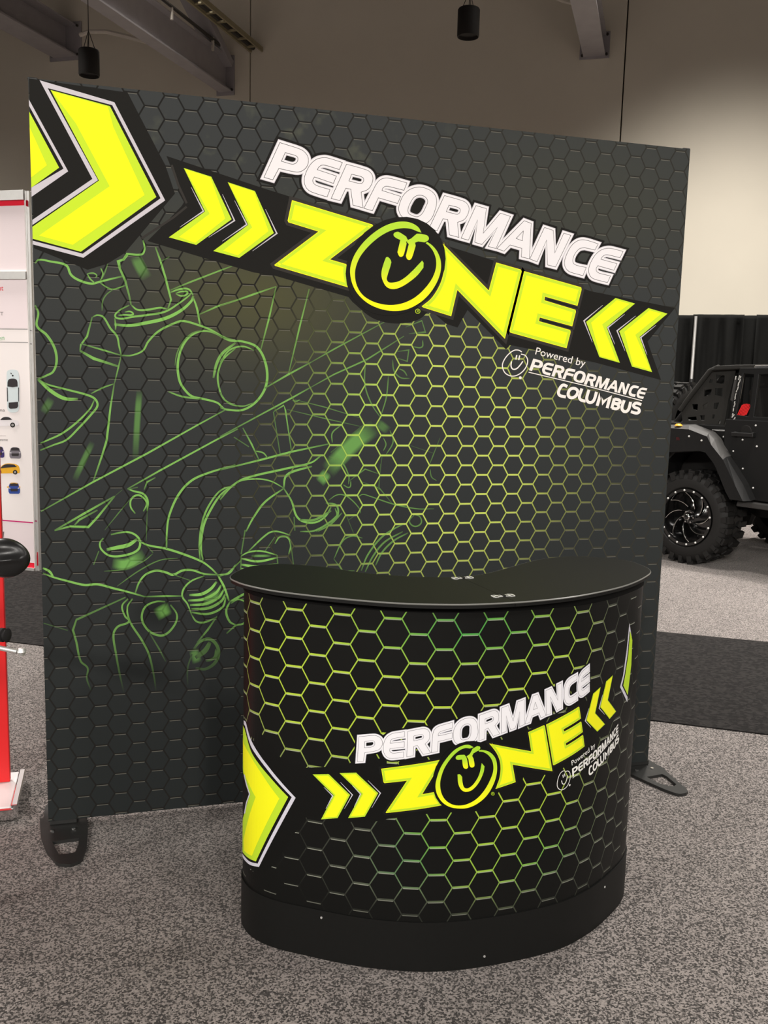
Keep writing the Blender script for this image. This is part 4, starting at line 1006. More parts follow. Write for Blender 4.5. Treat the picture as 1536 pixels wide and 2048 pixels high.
# ------------------------------------------------------------------ roof steel, cable tray, hanging drums
Z_ = Vector((0, 0, 1))
def i_beam(mb, p, q, wd, dp, t=.02):
    p, q = Vector(p), Vector(q)
    mb.beam(p - Z_*(dp/2-t/2), q - Z_*(dp/2-t/2), wd, t); mb.beam(p + Z_*(dp/2-t/2), q + Z_*(dp/2-t/2), wd, t); mb.beam(p, q, t, dp-2*t)
def wall_pt(px, b=WALLB): return on_plane(px, HN, b)
def roof_beam(px, wd, dp, L, label, mt='steel_grey', brace=False, rod=True):
    e = wall_pt(px, WALLB - .01); t = thing('roof_beam', label, 'beam', e, 'steel roof beams')
    mb = MB(); i_beam(mb, e - HN*.02, e - HN*L, wd, dp); mb.build('beam_section', M[mt], t)
    mb = MB(); mb.beam(e, e - HN*.025, wd*1.35, dp*1.2); pl = mb.build('end_plate', M[mt], t)
    for sx in (-1, 1):
        for sz in (-1, 1):
            mb = MB(); c = e - HN*.03 + HU*sx*wd*.55 + Z_*sz*dp*.45; mb.tube([c, c - HN*.02], .018, 6); mb.build('bolt', M['wire'], pl)
    if brace:
        mb = MB(); p = e - HN*.06 + Z_*dp*.3; mb.beam(p, p + (Z_ - HN*1.85).normalized()*5.0, .10, .27, up=HU); mb.build('knee_brace', M[mt], t)
    if rod:
        mb = MB(); o = HU*wd*.5 + Z_*dp*.62
        mb.tube([e - HN*.3 + o, e - HN*2.2 + o + Z_*.02, e - HN*L + o + Z_*.05], .022, 6); mb.build('conduit', M['wire'], t)
        for k in (.6, 1.7, 3.0):
            mb = MB(); mb.beam(e - HN*k + o - Z_*.14, e - HN*k + o + Z_*.03, .03, .03, up=HU); mb.build('conduit_clip', M['steel_light'], t)
    return t
roof_beam((452, 152), .20, .44, 7.5, 'grey steel roof beam with a sloping knee brace at the upper left', brace=True)
roof_beam((1190, 92), .27, .26, 6.5, 'short grey steel roof beam seen from below at the upper right', rod=False)
t = roof_beam((132, 84), .40, .44, 7.0, 'deep grey steel roof beam at the far upper left corner', rod=False)
e = wall_pt((513, 100), WALLB - .02)
ct = thing('cable_tray', 'ladder cable tray running along the ceiling right of the braced beam', 'cable tray', e)
for s_ in (-1, 1):
    mb = MB(); mb.beam(e + HU*s_*.085, e + HU*s_*.085 - HN*7.5, .025, .06); mb.build('rail', M['tray'], ct)
for k in range(24):
    mb = MB(); mb.beam(e - HN*(.15 + .3*k) - HU*.085, e - HN*(.15 + .3*k) + HU*.085, .04, .02); mb.build('rung', M['tray'], ct)
mb = MB(); mb.tube([e - HU*.05 + Z_*.03, e - HU*.05 + Z_*.03 - HN*7.4], .03, 8); mb.tube([e + HU*.04 + Z_*.03, e + HU*.04 + Z_*.03 - HN*7.4], .022, 8); mb.build('cable', M['wire'], ct)
mb = MB(); mb.tube([wall_pt(p, 9.55) for p in ((160, 70), (178, 63), (212, 63), (255, 73), (300, 86))], .03, 8)
tag(mb.build('sway_pipe', M['steel_light'], base=wall_pt((212, 63), 9.55)), 'thin pale pipe bent between the two left roof beams', 'pipe')
mb = MB(); mb.tube([wall_pt(p, 9.6) for p in ((1105, -8), (1125, 0), (1152, 7))], .03, 8)
tag(mb.build('sway_pipe', M['steel_light'], base=wall_pt((1125, 0), 9.6)), 'short pale pipe end meeting the right roof beam', 'pipe')
def drum(px, label, depth=9.4, r=.112, h=.27):
    c = CAM + ray(*px)*depth; t = thing('hanging_drum', label, 'drum', (c.x, c.y, c.z - h/2), 'black drums hanging from the ceiling')
    Mx = Matrix.Translation(c)
    mb = MB(); mb.lathe([(0, h/2), (r*.93, h/2), (r, h/2-.012), (r, -h/2+.012), (r*.96, -h/2), (r*.9, -h/2), (r*.88, -h/2+.03), (0, -h/2+.03)], 32, Mx); mb.build('drum_shell', M['drum'], t, smooth=True)
    mb = MB()
    for k in range(3):
        a = 2*math.pi*k/3 + .4; mb.tube([c + Vector((r*.7*math.cos(a), r*.7*math.sin(a), h/2)), c + Vector((0, 0, h/2 + .17))], .0035, 6)
    mb.build('sling', M['wire'], t)
    mb = MB(); mb.tube([c + Vector((0, 0, h/2)), Vector((c.x, c.y, 9.2))], .004, 6); mb.build('suspension_wire', M['wire'], t)
drum((937, 46), 'black cylinder hanging alone on wires above the backdrop')
drum((178, 126), 'black cylinder hanging on wires beside the left roof beams', depth=8.6, r=.095, h=.23)

# ------------------------------------------------------------------ pipe and drape behind the jeep
DB = 8.95
def on_drape(px): p = on_plane(px, HN, DB); return p.dot(HU), p.z
DTOP = on_drape((1450, 629))[1]
cuts = [on_drape((x, 700))[0] for x in (1205, 1300, 1389, 1476, 1515, 1760)]
rnd = random.Random(3)
dl = ['black pleated drape hanging behind the backdrop edge', 'black pleated drape left of the pale upright', 'black pleated drape right of the pale upright',
      'narrow black pleated drape above the jeep roof', 'black pleated drape at the right edge of the picture']
for i in range(5):
    a0, a1 = cuts[i] - .04, cuts[i+1] + .04; off_ = .13 if i % 2 else 0.0; n = max(16, int((a1-a0)/.012)); rows = [0.012, .6, 1.3, 1.9, DTOP-.09, DTOP-.045, DTOP]
    ph = [rnd.uniform(0, 6.3) for _ in range(4)]; vs = []; fs = []
    for zi, z in enumerate(rows):
        am = .034 if zi < 4 else (.02 if zi == 4 else .008)
        for k in range(n+1):
            a = a0 + (a1-a0)*k/n
            d = am*(math.sin(a*2*math.pi/.17 + ph[0] + .15*z) + .5*math.sin(a*2*math.pi/.27 + ph[1] - .2*z) + .3*math.sin(a*2*math.pi/.093 + ph[2]))
            vs.append(hall(a, DB + off_ + d, z))
    for zi in range(len(rows)-1):
        for k in range(n): o = zi*(n+1) + k; fs.append((o, o+1, o+n+2, o+n+1))
    mb = MB(); mb.add(vs, fs); base = hall((a0+a1)/2, DB, 0)
    d = mb.build('drape', M['drape'], base=base, smooth=True, fix=False); tag(d, dl[i], 'drape', 'black drapes along the back wall')
    md = d.modifiers.new('cloth', 'SOLIDIFY'); md.thickness = .004
pp = on_plane((1387, 700), HN, DB - .26)
up = thing('drape_upright', 'thin pale metal upright standing before the black drapes', 'pole', (pp.x, pp.y, 0))
mb = MB(); mb.tube([(pp.x, pp.y, .01), (pp.x, pp.y, DTOP-.75)], .021, 12); mb.build('lower_tube', M['alu'], up)
mb = MB(); mb.tube([(pp.x, pp.y, DTOP-.77), (pp.x, pp.y, DTOP-.04)], .017, 12); mb.build('upper_tube', M['alu'], up)
mb = MB(); mb.tube([(pp.x, pp.y, DTOP-.80), (pp.x, pp.y, DTOP-.74)], .025, 12); mb.build('collar', M['steel_black'], up)
mb = MB(); mb.box((pp.x, pp.y, .006), (.34, .34, .012), Matrix((HU, HN, Z_)).transposed()); mb.build('base_plate', M['steel_black'], up)

# ------------------------------------------------------------------ white exhibit wall at the left
PO = on_floor((68, 1145)) + HN*.06; PA, PB = PO.dot(HU), PO.dot(HN)
def on_ex(px): p = on_plane(px, HN, PB); return (p.dot(HU), p.z)
def on_ex2(px): p = on_plane(px, HU, PA); return (p.dot(HN), p.z)
EZ = on_ex((47, 383))[1]
ex = thing('exhibit_stand', 'white aluminium framed exhibit wall printed with cars behind the red stand', 'exhibit stand', (PO.x, PO.y, 0))
mb = MB()
for ax in ((-.012, -.012), (.012, -.012), (-.012, .012), (.012, .012)): mb.beam(hall(PA+ax[0], PB+ax[1], .0065), hall(PA+ax[0], PB+ax[1], EZ), .012, .012, up=HU)
mb.tube([hall(PA, PB, .0065), hall(PA, PB, EZ)], .016, 12); mb.build('corner_post', M['alu'], ex)
W1, W2 = 1.6, 1.0
sh1 = MB(); R = Matrix((HU, HN, Z_)).transposed(); sh1.box(hall(PA - W1/2, PB, EZ/2), (W1-.06, .012, EZ-.04), R); sheet1 = sh1.build('front_sheet', M['white_sheet'], ex)
sh2 = MB(); sh2.box(hall(PA, PB + W2/2, EZ/2), (.012, W2-.06, EZ-.04), R); sheet2 = sh2.build('side_sheet', M['white_sheet'], ex)
for zpx, hh in ((391, .07), (551, .055), (1138, .05)):
    z = on_ex((30, zpx))[1]
    for dr, Ln in ((-HU, W1), (HN, W2)):
        mb = MB(); mb.beam(PO + dr*.03 + Z_*z, PO + dr*Ln + Z_*z, .045, hh); mb.build('rail', M['alu'], ex)
for dr, Ln in ((-HU, W1), (HN, W2)):
    mb = MB(); mb.beam(PO + dr*Ln + Z_*.0065, PO + dr*Ln + Z_*EZ, .05, .05, up=HU); mb.build('end_post', M['alu'], ex)
exS = Surf(lambda off: (lambda a, z: hall(a, PB - .006 - off, z)), None, None, '', sheet1, 1)
ex2S = Surf(lambda off: (lambda b, z: hall(PA + .006 + off, b, z)), None, None, '', sheet2, 1)
XS = 5
def eprint(name, polys, mt, h=2, sf=exS, px=on_ex):
    return flat(name, sf, [([p for p in polys], mt, h*XS)], px=px)
def ebar(name, y0, y1, mt, h):          # a printed bar across the whole front sheet
    z0, z1 = on_ex((30, y1))[1], on_ex((30, y0))[1]; mb = MB()
    exS.layer(mb, [[(PA-W1+.04, z0), (PA-.035, z0), (PA-.035, z1), (PA-W1+.04, z1)]], STEP*h*XS)
    mb.build(name, M[mt], sheet1, uv=True, fix=False)
for y0, y1, mt, h in ((397.5, 411.5, 'ink_red', 1), (412, 545, 'pink_sheet', 1), (560, 657, 'pink_sheet', 1), (1044, 1122, 'pink_sheet', 1)): ebar('printed_panel', y0, y1, mt, h)
for y0, y1, mt, h in ((657.5, 659, 'ink_grey', 2), (684, 685.5, 'ink_grey', 2), (1041, 1043.5, 'ink_magenta', 2)): ebar('printed_line', y0, y1, mt, h)
ebar('printed_red_band', 1122, 1134, 'ink_red', 1.5)
def on2(y0, y1, mt, nm):
    flat(nm, ex2S, [([[(72, y0), (95, y0+3), (95, y1+2), (72, y1)]], mt, XS*1.5)], px=on_ex2)
flat('printed_red_band', ex2S, [([[(50, 400), (75, 406), (75, 420), (50, 411.7)]], 'ink_red', XS)], px=on_ex2); on2(1104, 1131, 'ink_red', 'printed_red_band')
for y in (660, 687): flat('printed_line', ex2S, [([[(58, y), (90, y+2), (90, y+3.4), (58, y+1.4)]], 'ink_grey', XS)], px=on_ex2)
flat('printed_line', ex2S, [([[(68, 1041), (95, 1041), (95, 1043), (68, 1043)]], 'ink_magenta', XS)], px=on_ex2)
for tx, p0, p1, upx, mt in (('at', (-1, 581), (8, 581), (-1, 571), 'ink_red'), ('TT', (-3, 631), (8, 631), (-3, 624), 'ink_dim'), ('en', (-2, 681), (10, 680), (-2, 671), 'ink_green'),
                            ('nna', (-4, 823), (11, 823), (-4, 816.5), 'ink_dim'), ('omme', (-3, 882), (17, 882), (-3, 876), 'ink_dim'), ('ramm', (-4, 872.5), (13, 872.5), (-4, 869.5), 'ink_mute')):
    put_text('printed_words', tx, exS, p0, p1, upx, mt, 2*XS, px=on_ex)
ze4 = zoom(0, 560, 4.65)
M['car_silver'] = mat('print_silver_car', lin(206, 216, 218), .5, 0, .3, .03, 60); M['car_dark'] = mat('print_dark_glass', lin(52, 48, 50), .5, 0, .3, .05, 40)
M['car_yellow'] = mat('print_yellow_car', lin(226, 168, 44), .5, 0, .3, .05, 40); M['car_grey'] = mat('print_grey_car', lin(122, 116, 124), .5, 0, .3, .06, 60)
M['car_blue'] = mat('print_blue_car', lin(52, 76, 150), .5, 0, .3, .06, 60); M['car_white'] = mat('print_white_car', lin(226, 220, 222), .5, 0, .3, .03, 60); M['car_violet'] = mat('print_violet_car', lin(64, 52, 110), .5, 0, .3, .05, 40)
def car(groups): return flat('printed_car', exS, [([tr(ze4, p) for p in ps], mt, h*XS) for ps, mt, h in groups], px=on_ex)
car([([[(70,860,1),(85,840,1),(125,833,1),(165,842,1),(180,870,1),(186,1000,1),(183,1190,1),(170,1222,1),(128,1232,1),(88,1222,1),(74,1190,1),(70,1000,1)]], 'car_silver', 2),
     ([[(76,990),(85,930,1),(125,917,1),(163,930,1),(172,990),(125,998)], [(88,1140),(176,1133),(170,1185,1),(130,1196,1),(92,1190,1)], [(70,1000),(78,1000),(82,1130),(74,1130)], [(176,1000),(184,1000),(184,1130),(178,1130)]], 'car_dark', 3),
     ([[(108,860),(116,866),(112,880),(106,872)], [(120,880),(136,884),(128,900),(118,892)]], 'ink_black', 3.4)])
def sidecar(body, glass, wheels, mt):
    car([([body], mt, 2), ([glass], 'car_dark', 3), ([circ(x, y, r, r, n=12) for x, y, r in wheels], 'ink_black', 3.4), ([circ(x, y, r*.55, r*.55, n=10) for x, y, r in wheels], 'ink_grey', 3.8)])
sidecar([(-60,1310),(5,1300),(30,1278,1),(60,1268,1),(100,1275,1),(130,1300),(172,1308,1),(182,1330,1),(178,1355),(-60,1362)], [(8,1302),(32,1280,1),(60,1273,1),(98,1280,1),(120,1300)], [(125,1348,23)], 'car_white')
sidecar([(-60,1770),(0,1755),(35,1718,1),(80,1705,1),(150,1712,1),(180,1730,1),(190,1770,1),(186,1795),(-60,1800)], [(8,1752),(40,1722,1),(80,1712,1),(140,1716),(165,1738),(90,1742)], [(-2,1782,22),(148,1786,21)], 'car_yellow')
def frontcar(dx, dy, mt, roof):
    q = lambda P: [(p[0]+dx, p[1]+dy) + tuple(p[2:]) for p in P]
    car([([q([(95,1600,1),(100,1582),(112,1560,1),(148,1555,1),(182,1562,1),(192,1585),(200,1605,1),(200,1650,1),(188,1660),(105,1658),(95,1640)])], mt, 2),
         ([q([(108,1585),(118,1562,1),(150,1558,1),(178,1564,1),(188,1586)])], 'car_dark', 3), ([q([(112,1612),(184,1612),(180,1636),(118,1636)])], 'car_dark', 3),
         ([q([(98,1600),(116,1604),(114,1612),(98,1609)]), q([(182,1604),(199,1600),(199,1609),(184,1612)])], 'ink_silver', 3.4)] + ([([q([(112,1560,1),(148,1555,1),(182,1562,1),(178,1566),(150,1560),(116,1565)]), q([(80,1592),(100,1590),(104,1600),(84,1602)]), q([(192,1590),(206,1592),(204,1602),(194,1600)])], roof, 3.4)] if roof else []))
frontcar(0, 0, 'car_grey', None); frontcar(-155, -8, 'car_violet', None); frontcar(-10, 328, 'car_blue', 'car_yellow')
eprint('printed_photo', [[(-20, 1062), (10, 1063), (9, 1070), (7, 1085), (-20, 1086)]], 'ink_dim', 2)
eprint('printed_photo', [[(1, 1066), (6, 1066), (4, 1080), (0, 1084)]], 'white_sheet', 3)

# ------------------------------------------------------------------ red display board on a white and chrome base
rb = thing('red_display_board', 'upright red board on a white base with chrome edge, at the left edge', 'display board', (-.36, .26, 0))
mb = MB(); mb.box((-.415, .325, .86), (.525, .03, 1.62)); mb.build('red_panel', M['red_board'], rb, bevel=.003)
mb = MB(); mb.box((-.40, .255, .030), (.54, .30, .036)); mb.build('white_base', M['white_gloss'], rb, bevel=.004)
mb = MB(); mb.box((-.118, .255, .030), (.024, .31, .05)); mb.box((-.40, .094, .026), (.56, .018, .04)); mb.build('chrome_trim', M['chrome'], rb, bevel=.004)
for x in (-.62, -.16):
    mb = MB(); mb.lathe([(0, .012), (.02, .012), (.022, 0), (0, 0)], 14, Matrix.Translation((x, .255, 0))); mb.build('foot', M['rubber'], rb)

# ------------------------------------------------------------------ motorcycle handlebar on a display post (only its tip reaches into the picture)
HD = 2.2
def at(px, py, d=HD): return CAM + ray(px, py)*d
FH = Vector((FWD.x, FWD.y, 0)).normalized(); RH = Vector((RIGHT.x, RIGHT.y, 0)).normalized()
hb = thing('motorcycle_handlebar', 'black motorcycle handlebar with round mirror and silver lever reaching in at the left edge', 'handlebar', (at(-330, 1270).x, at(-330, 1270).y, 0))
g0, g1 = at(18, 1271), at(-95, 1262, HD+.03); hc = at(-330, 1250, HD+.10)
mb = MB(); mb.tube([at(14, 1271), g1, at(-200, 1240, HD+.07), hc], .011, 12); mb.build('handlebar_tube', M['chrome'], hb, smooth=True)
mb = MB()
prof = [(0, .017), (.004, .017), (.006, .013), (.012, .013), (.014, .017), (.022, .017), (.025, .0145), (.13, .0145)]
dr = (g1-g0).normalized(); pts = [g0 + dr*p[0] for p in prof]; mb.tube(pts, [p[1] if i else .009 for i, p in enumerate(prof)], 18); mb.build('grip', M['rubber'], hb, smooth=True)
mb = MB(); mb.tube([at(-90, 1275), at(-30, 1290), at(0, 1296), at(34, 1303)], [.007, .0065, .006, .0055], 10)
e_ = at(43, 1303.5); mb.lathe([(0, -.011), (.006, -.009), (.0105, 0), (.0075, .008), (0, .0105)], 14, Matrix.Translation(e_)); mb.build('brake_lever', M['alu'], hb, smooth=True)
# mirror housing: flattened shell with a ridge
mc = at(10, 1116); ax_x, ax_y, ax_z = RH, Z_, -FH
vs = []; fs = []; nu, nv = 48, 28
for j in range(nv+1):
    th = math.pi*j/nv
    for i in range(nu):
        ph = 2*math.pi*i/nu; x = math.sin(th)*math.cos(ph); y = math.sin(th)*math.sin(ph); zz_ = math.cos(th)
        ridge = .007*math.exp(-((y+.02-.12*x)/.13)**2)*max(0, zz_)
        dent = -.006*math.exp(-((y-.34-.10*x)/.22)**2)*max(0, zz_)
        sq = 1.0 + .06*math.cos(2*ph)
        vs.append(mc + ax_x*(x*.056*sq) + ax_y*(y*.048) + ax_z*(zz_*.030 + ridge + dent))
for j in range(nv):
    for i in range(nu): fs.append((j*nu+i, j*nu+(i+1) % nu, (j+1)*nu+(i+1) % nu, (j+1)*nu+i))
mb = MB(); mb.add(vs, fs); mb.build('mirror_housing', M['plastic'], hb, smooth=True)
mb = MB(); mb.tube([mc - ax_x*.045 - ax_y*.02, at(-60, 1170), at(-90, 1250)], .006, 10); mb.build('mirror_stem', M['plastic'], hb, smooth=True)
mb = MB(); mb.tube([hc, Vector((hc.x, hc.y, .02))], .025, 14); mb.build('post', M['steel_black'], hb)
mb = MB(); mb.lathe([(0, .02), (.17, .02), (.175, .012), (.175, 0), (0, 0)], 28, Matrix.Translation((hc.x, hc.y, 0))); mb.build('base_plate', M['steel_black'], hb)

# ------------------------------------------------------------------ black off-road vehicle
JO = Vector((5.05, 3.86, 0)); JA = Vector((.38788, -.92171, 0)); JB = Vector((-.92171, -.38788, 0))
def jw(a, b, z): return JO + JA*a + JB*b + Z_*z
def jpx(px, b):                         # pixel -> (a, z) on the vehicle's side plane at offset b
    p = on_plane(px, JB, JB.dot(JO) + b) - JO; return (p.dot(JA), p.z)
jeep = thing('off_road_vehicle', 'black lifted off-road vehicle with spare tyre and mesh rear top at the right', 'vehicle', JO)
def side(b): # local xy = (a, z), local z = outwards
    return Matrix(((JA.x, 0, JB.x, JO.x + JB.x*b), (JA.y, 0, JB.y, JO.y + JB.y*b), (0, 1, 0, 0), (0, 0, 0, 1)))
def slab(mb, poly, b, th, holes=()):
    Mx = side(b); lo = [poly] + list(holes); tv, tf = fill(lo)
    mb.add([Mx @ Vector((x, y, th/2)) for x, y in tv], tf); mb.add([Mx @ Vector((x, y, -th/2)) for x, y in tv], [f[::-1] for f in tf])
    for lp in lo:
        n = len(lp); mb.add([Mx @ Vector((x, y, th/2)) for x, y in lp] + [Mx @ Vector((x, y, -th/2)) for x, y in lp], [(k, (k+1) % n, n+(k+1) % n, n+k) for k in range(n)])
R_T, W_T = .415, .31
def wheel(center, axis, lod=True, name='wheel'):
    q = axis.to_track_quat('Z', 'Y').to_matrix().to_4x4(); Mx = Matrix.Translation(center) @ q
    h = W_T/2
    mb = MB(); mb.lathe([(.25, -h+.03), (.27, -h+.005), (.33, -h), (.37, -h+.015), (R_T-.022, -h+.04), (R_T-.018, 0), (R_T-.022, h-.04), (.37, h-.015), (.33, h), (.27, h-.005), (.25, h-.03)], 56, Mx)
    wh = mb.build(name, M['tyre'], jeep, smooth=True)
    mb = MB(); n = 26
    for k in range(n):
        for s_ in (-1, 1):
            a = 2*math.pi*(k + (.25 if s_ > 0 else .75))/n
            rad = Vector((math.cos(a), math.sin(a), 0)); tan = Vector((-math.sin(a), math.cos(a), 0)); zz_ = Vector((0, 0, 1))
            Rm = Matrix((rad, tan, zz_)).transposed()
            lg = .058 if k % 2 else .074
            mb.box(Mx @ (rad*(R_T-.014) + zz_*s_*(h-.05)), (.032, lg*.82, .075), q.to_3x3() @ Rm)
            mb.box(Mx @ (rad*(R_T-.045) + zz_*s_*(h-.012)), (.05, lg*.6, .022), q.to_3x3() @ Rm)
            tw = Matrix.Rotation(.5*s_, 3, rad)
            mb.box(Mx @ (rad*(R_T-.012) + zz_*s_*.035), (.03, .05, .055), q.to_3x3() @ tw @ Rm)
    tl = mb.build('tread_lugs', M['tyre'], wh); tl['kind'] = 'stuff'
    # rim
    mb = MB(); mb.lathe([(0, h-.07), (.06, h-.065), (.10, h-.10), (.20, h-.13), (.222, h-.02), (.228, h-.006), (.252, h-.006), (.258, h-.02), (.25, h-.05)], 48, Mx); rim = mb.build('rim', M['rim'], wh, smooth=True)
    for k in range(16):
        a = 2*math.pi*(k+.3)/16; mb = MB(); mb.lathe([(0, .009), (.006, .008), (.009, .004), (.0095, 0)], 8, Mx @ Matrix.Translation((.24*math.cos(a), .24*math.sin(a), h-.006))); mb.build('rim_bolt', M['rivet'], wh)
    if lod:
        for k in range(8):
            a0 = 2*math.pi*k/8; up_, dn = [], []
            for j in range(9):
                t = j/8; r = .062 + .155*t; a = a0 + .95*t; wd = .020 + .030*t
                c = Vector((r*math.cos(a), r*math.sin(a), h - .068 + .035*t)); nn = Vector((-math.sin(a - .8), math.cos(a - .8), 0))
                up_.append(c + nn*wd/2); dn.append(c - nn*wd/2)
            mb = MB(); n_ = 9; dz = Vector((0, 0, .03))
            L4 = up_ + dn + [p - dz for p in up_] + [p - dz for p in dn]
            fs = []
            for j in range(8):
                fs += [(j, j+1, n_+j+1, n_+j), (j, 2*n_+j, 2*n_+j+1, j+1), (n_+j, n_+j+1, 3*n_+j+1, 3*n_+j)]
            mb.add([Mx @ p for p in L4], fs); mb.build('spoke', M['rim'], wh, smooth=True)
            mb = MB(); mb.tube([Mx @ (p + Vector((0, 0, .0015))) for p in up_[1:]], [.0015 + .0028*math.sin(math.pi*(j+.5)/8) for j in range(8)], 6); mb.build('milled_edge', M['milled'], wh, smooth=True)
        for k in range(6):
            a = 2*math.pi*k/6; mb = MB(); mb.lathe([(0, .03), (.008, .028), (.0095, .012), (.0095, 0)], 6, Mx @ Matrix.Translation((.05*math.cos(a), .05*math.sin(a), h-.075))); mb.build('lug_nut', M['milled'], wh)
        mb = MB(); mb.lathe([(0, h-.02), (.02, h-.021), (.03, h-.03), (.034, h-.075)], 20, Mx); mb.build('centre_cap', M['rim'], wh, smooth=True)
        mb = MB(); mb.lathe([(.022, h-.0205), (.026, h-.022), (.0285, h-.026)], 20, Mx); mb.build('cap_ring', M['milled'], wh, smooth=True)
    return wh
hb_ = W_T/2
wheel(jw(0, -hb_, R_T), JB)
wheel(jw(0, -1.98+hb_, R_T), -JB, False)
for bb, ax in ((-hb_, JB), (-1.98+hb_, -JB)): wheel(jw(2.75, bb, R_T), ax, False)
wheel(jw(-.78, -.95, 1.185), -JA, False, 'spare_wheel')
J = lambda z, x, y, b: jpx(z(x, y), b)
zj = zoom(1290, 620, 3.793); zk = zoom(1360, 720, 8.727)
# tub with wheel arch
mb = MB()
tub = [(-.60,.74),(-.60,1.235),(1.3,1.235),(1.3,.62),(.52,.62),(.36,.86),(.25,1.0),(-.22,1.0),(-.36,.86),(-.40,.74)]
slab(mb, tub, -.95, 1.54); mb.build('body_tub', M['jeep_paint'], jeep, bevel=.012)
mb = MB(); slab(mb, [(-.42,.50),(-.42,.98),(.40,.98),(.50,.62),(2.9,.62),(2.9,.44),(.4,.44),(.3,.50)], -.95, .95); mb.build('chassis', M['interior'], jeep)
mb = MB(); mb.tube([jw(0, -.2, R_T-.03), jw(0, -1.8, R_T-.03)], .045, 12); mb.lathe([(0, -.12), (.09, -.1), (.13, 0), (.09, .1), (0, .12)], 16, Matrix.Translation(jw(0, -.95, R_T-.03))); mb.build('rear_axle', M['steel_black'], jeep)
# flare: sloping top, vertical face, return lip
fo = [(-.52,1.02),(-.40,1.13),(-.30,1.185),(-.21,1.19),(-.013,1.19),(.169,1.139),(.215,1.07),(.313,.975),(.335,.955),(.47,.74),(.545,.625)]
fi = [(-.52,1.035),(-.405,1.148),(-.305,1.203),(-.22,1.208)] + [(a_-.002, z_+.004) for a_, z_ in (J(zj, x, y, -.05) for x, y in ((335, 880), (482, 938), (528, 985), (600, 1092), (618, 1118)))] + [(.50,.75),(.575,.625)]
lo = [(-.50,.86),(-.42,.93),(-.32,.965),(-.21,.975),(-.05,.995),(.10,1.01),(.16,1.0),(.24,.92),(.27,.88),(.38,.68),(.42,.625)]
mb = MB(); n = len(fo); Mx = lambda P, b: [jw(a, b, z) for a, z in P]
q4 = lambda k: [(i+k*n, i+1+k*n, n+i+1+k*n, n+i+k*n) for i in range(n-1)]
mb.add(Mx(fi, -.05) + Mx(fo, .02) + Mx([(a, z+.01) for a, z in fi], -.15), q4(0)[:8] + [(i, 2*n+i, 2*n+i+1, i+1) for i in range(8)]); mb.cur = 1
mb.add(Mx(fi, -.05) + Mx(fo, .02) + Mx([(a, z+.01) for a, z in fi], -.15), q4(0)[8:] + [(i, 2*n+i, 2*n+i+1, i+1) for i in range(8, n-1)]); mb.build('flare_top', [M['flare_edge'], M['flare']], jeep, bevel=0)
mb = MB(); mb.add(Mx(fo, .02) + Mx(lo, .012) + Mx([(a-.0, z-.01) for a, z in lo], -.16), q4(0) + q4(1)); flr = mb.build('fender_flare', M['flare'], jeep)
for p in ((333, 958), (428, 990), (178, 993)):
    a, z = J(zj, *p, .02); mb = MB(); mb.lathe([(0, .008), (.007, .006), (.009, 0)], 10, side(.018) @ Matrix.Translation((a, z, 0))); mb.build('rivet', M['rivet'], flr)
mb = MB()
for k in range(3):
    a, z = J(zj, 238+9*k, 975, .02); L, Rr = stroke([(a, z+.012), (a+.006, z-.014)], .005)
    mb.add([jw(x, .021, y) for x, y in L + Rr], [(0, 1, 3, 2)])
mb.build('red_mark', M['dull_red'], flr)
a, z = J(zj, 250, 868, -.02); mb = MB(); mb.lathe([(0, .02), (.018, .018), (.03, .01), (.034, 0)], 16, Matrix.Translation(jw(a, -.03, z-.012))); mb.build('marker_light', M['amber'], jeep, smooth=True)
# rear door with bolts, handle, framed window
door = [(.236,1.292),(.236,1.10),(.262,1.0),(.505,.625),(1.28,.605),(1.28,1.30)]
mb = MB(); slab(mb, door, -.155, .05); dr_ = mb.build('side_door', M['jeep_paint'], jeep, bevel=.008)
for p in ((840,876),(848,1035),(670,1070),(742,1203),(820,1350),(820,1428),(740,985)):
    a, z = J(zj, *p, -.13); mb = MB(); mb.lathe([(0, .008), (.006, .006), (.0085, 0)], 10, side(-.13) @ Matrix.Translation((a, z, 0))); mb.build('door_bolt', M['rivet'], dr_)
a, z = J(zj, 592, 962, -.17); mb = MB(); mb.lathe([(0, .008), (.006, .006), (.0085, 0)], 10, side(-.178) @ Matrix.Translation((a, z, 0))); mb.build('body_bolt', M['rivet'], jeep)
h0, h1 = J(zk, 940, 1295, -.10), J(zk, 1290, 1310, -.10)
mb = MB(); mb.beam(jw(h0[0]-.02, -.10, h0[1]), jw(h1[0], -.10, h1[1]), .03, .035, up=Z_); mb.lathe([(0, .03), (.022, .028), (.026, 0)], 14, side(-.13) @ Matrix.Translation((h0[0], h0[1], 0)))
mb.beam(jw(h1[0], -.12, h1[1]), jw(h1[0]-.03, -.12, h1[1]), .05, .045); hd = mb.build('door_handle', M['plastic'], dr_, bevel=.006)
mb = MB(); ha = J(zk, 1150, 1260, -.13); mb.lathe([(0, .004), (.045, .003), (.05, 0)], 20, side(-.13) @ Matrix.Translation((ha[0], ha[1]+.01, 0))); mb.build('handle_recess', M['interior'], dr_)
g1_ = [(.333,1.33),(.368,1.678),(.462,1.672),(.446,1.322)]; g2_ = [(.492,1.322),(.508,1.672),(1.10,1.69),(1.20,1.33)]
mb = MB(); slab(mb, [(.268,1.285),(.328,1.725),(1.14,1.735),(1.26,1.30)], -.155, .035, [g1_, g2_]); wf = mb.build('window_frame', M['jeep_paint'], dr_, bevel=.005)
gl = bpy.data.materials.new('tinted_glass'); gl.use_nodes = True; b_ = gl.node_tree.nodes['Principled BSDF']
b_.inputs['Base Color'].default_value = (.55, .55, .55, 1); b_.inputs['Transmission Weight'].default_value = 1.0; b_.inputs['Roughness'].default_value = .02; b_.inputs['IOR'].default_value = 1.45
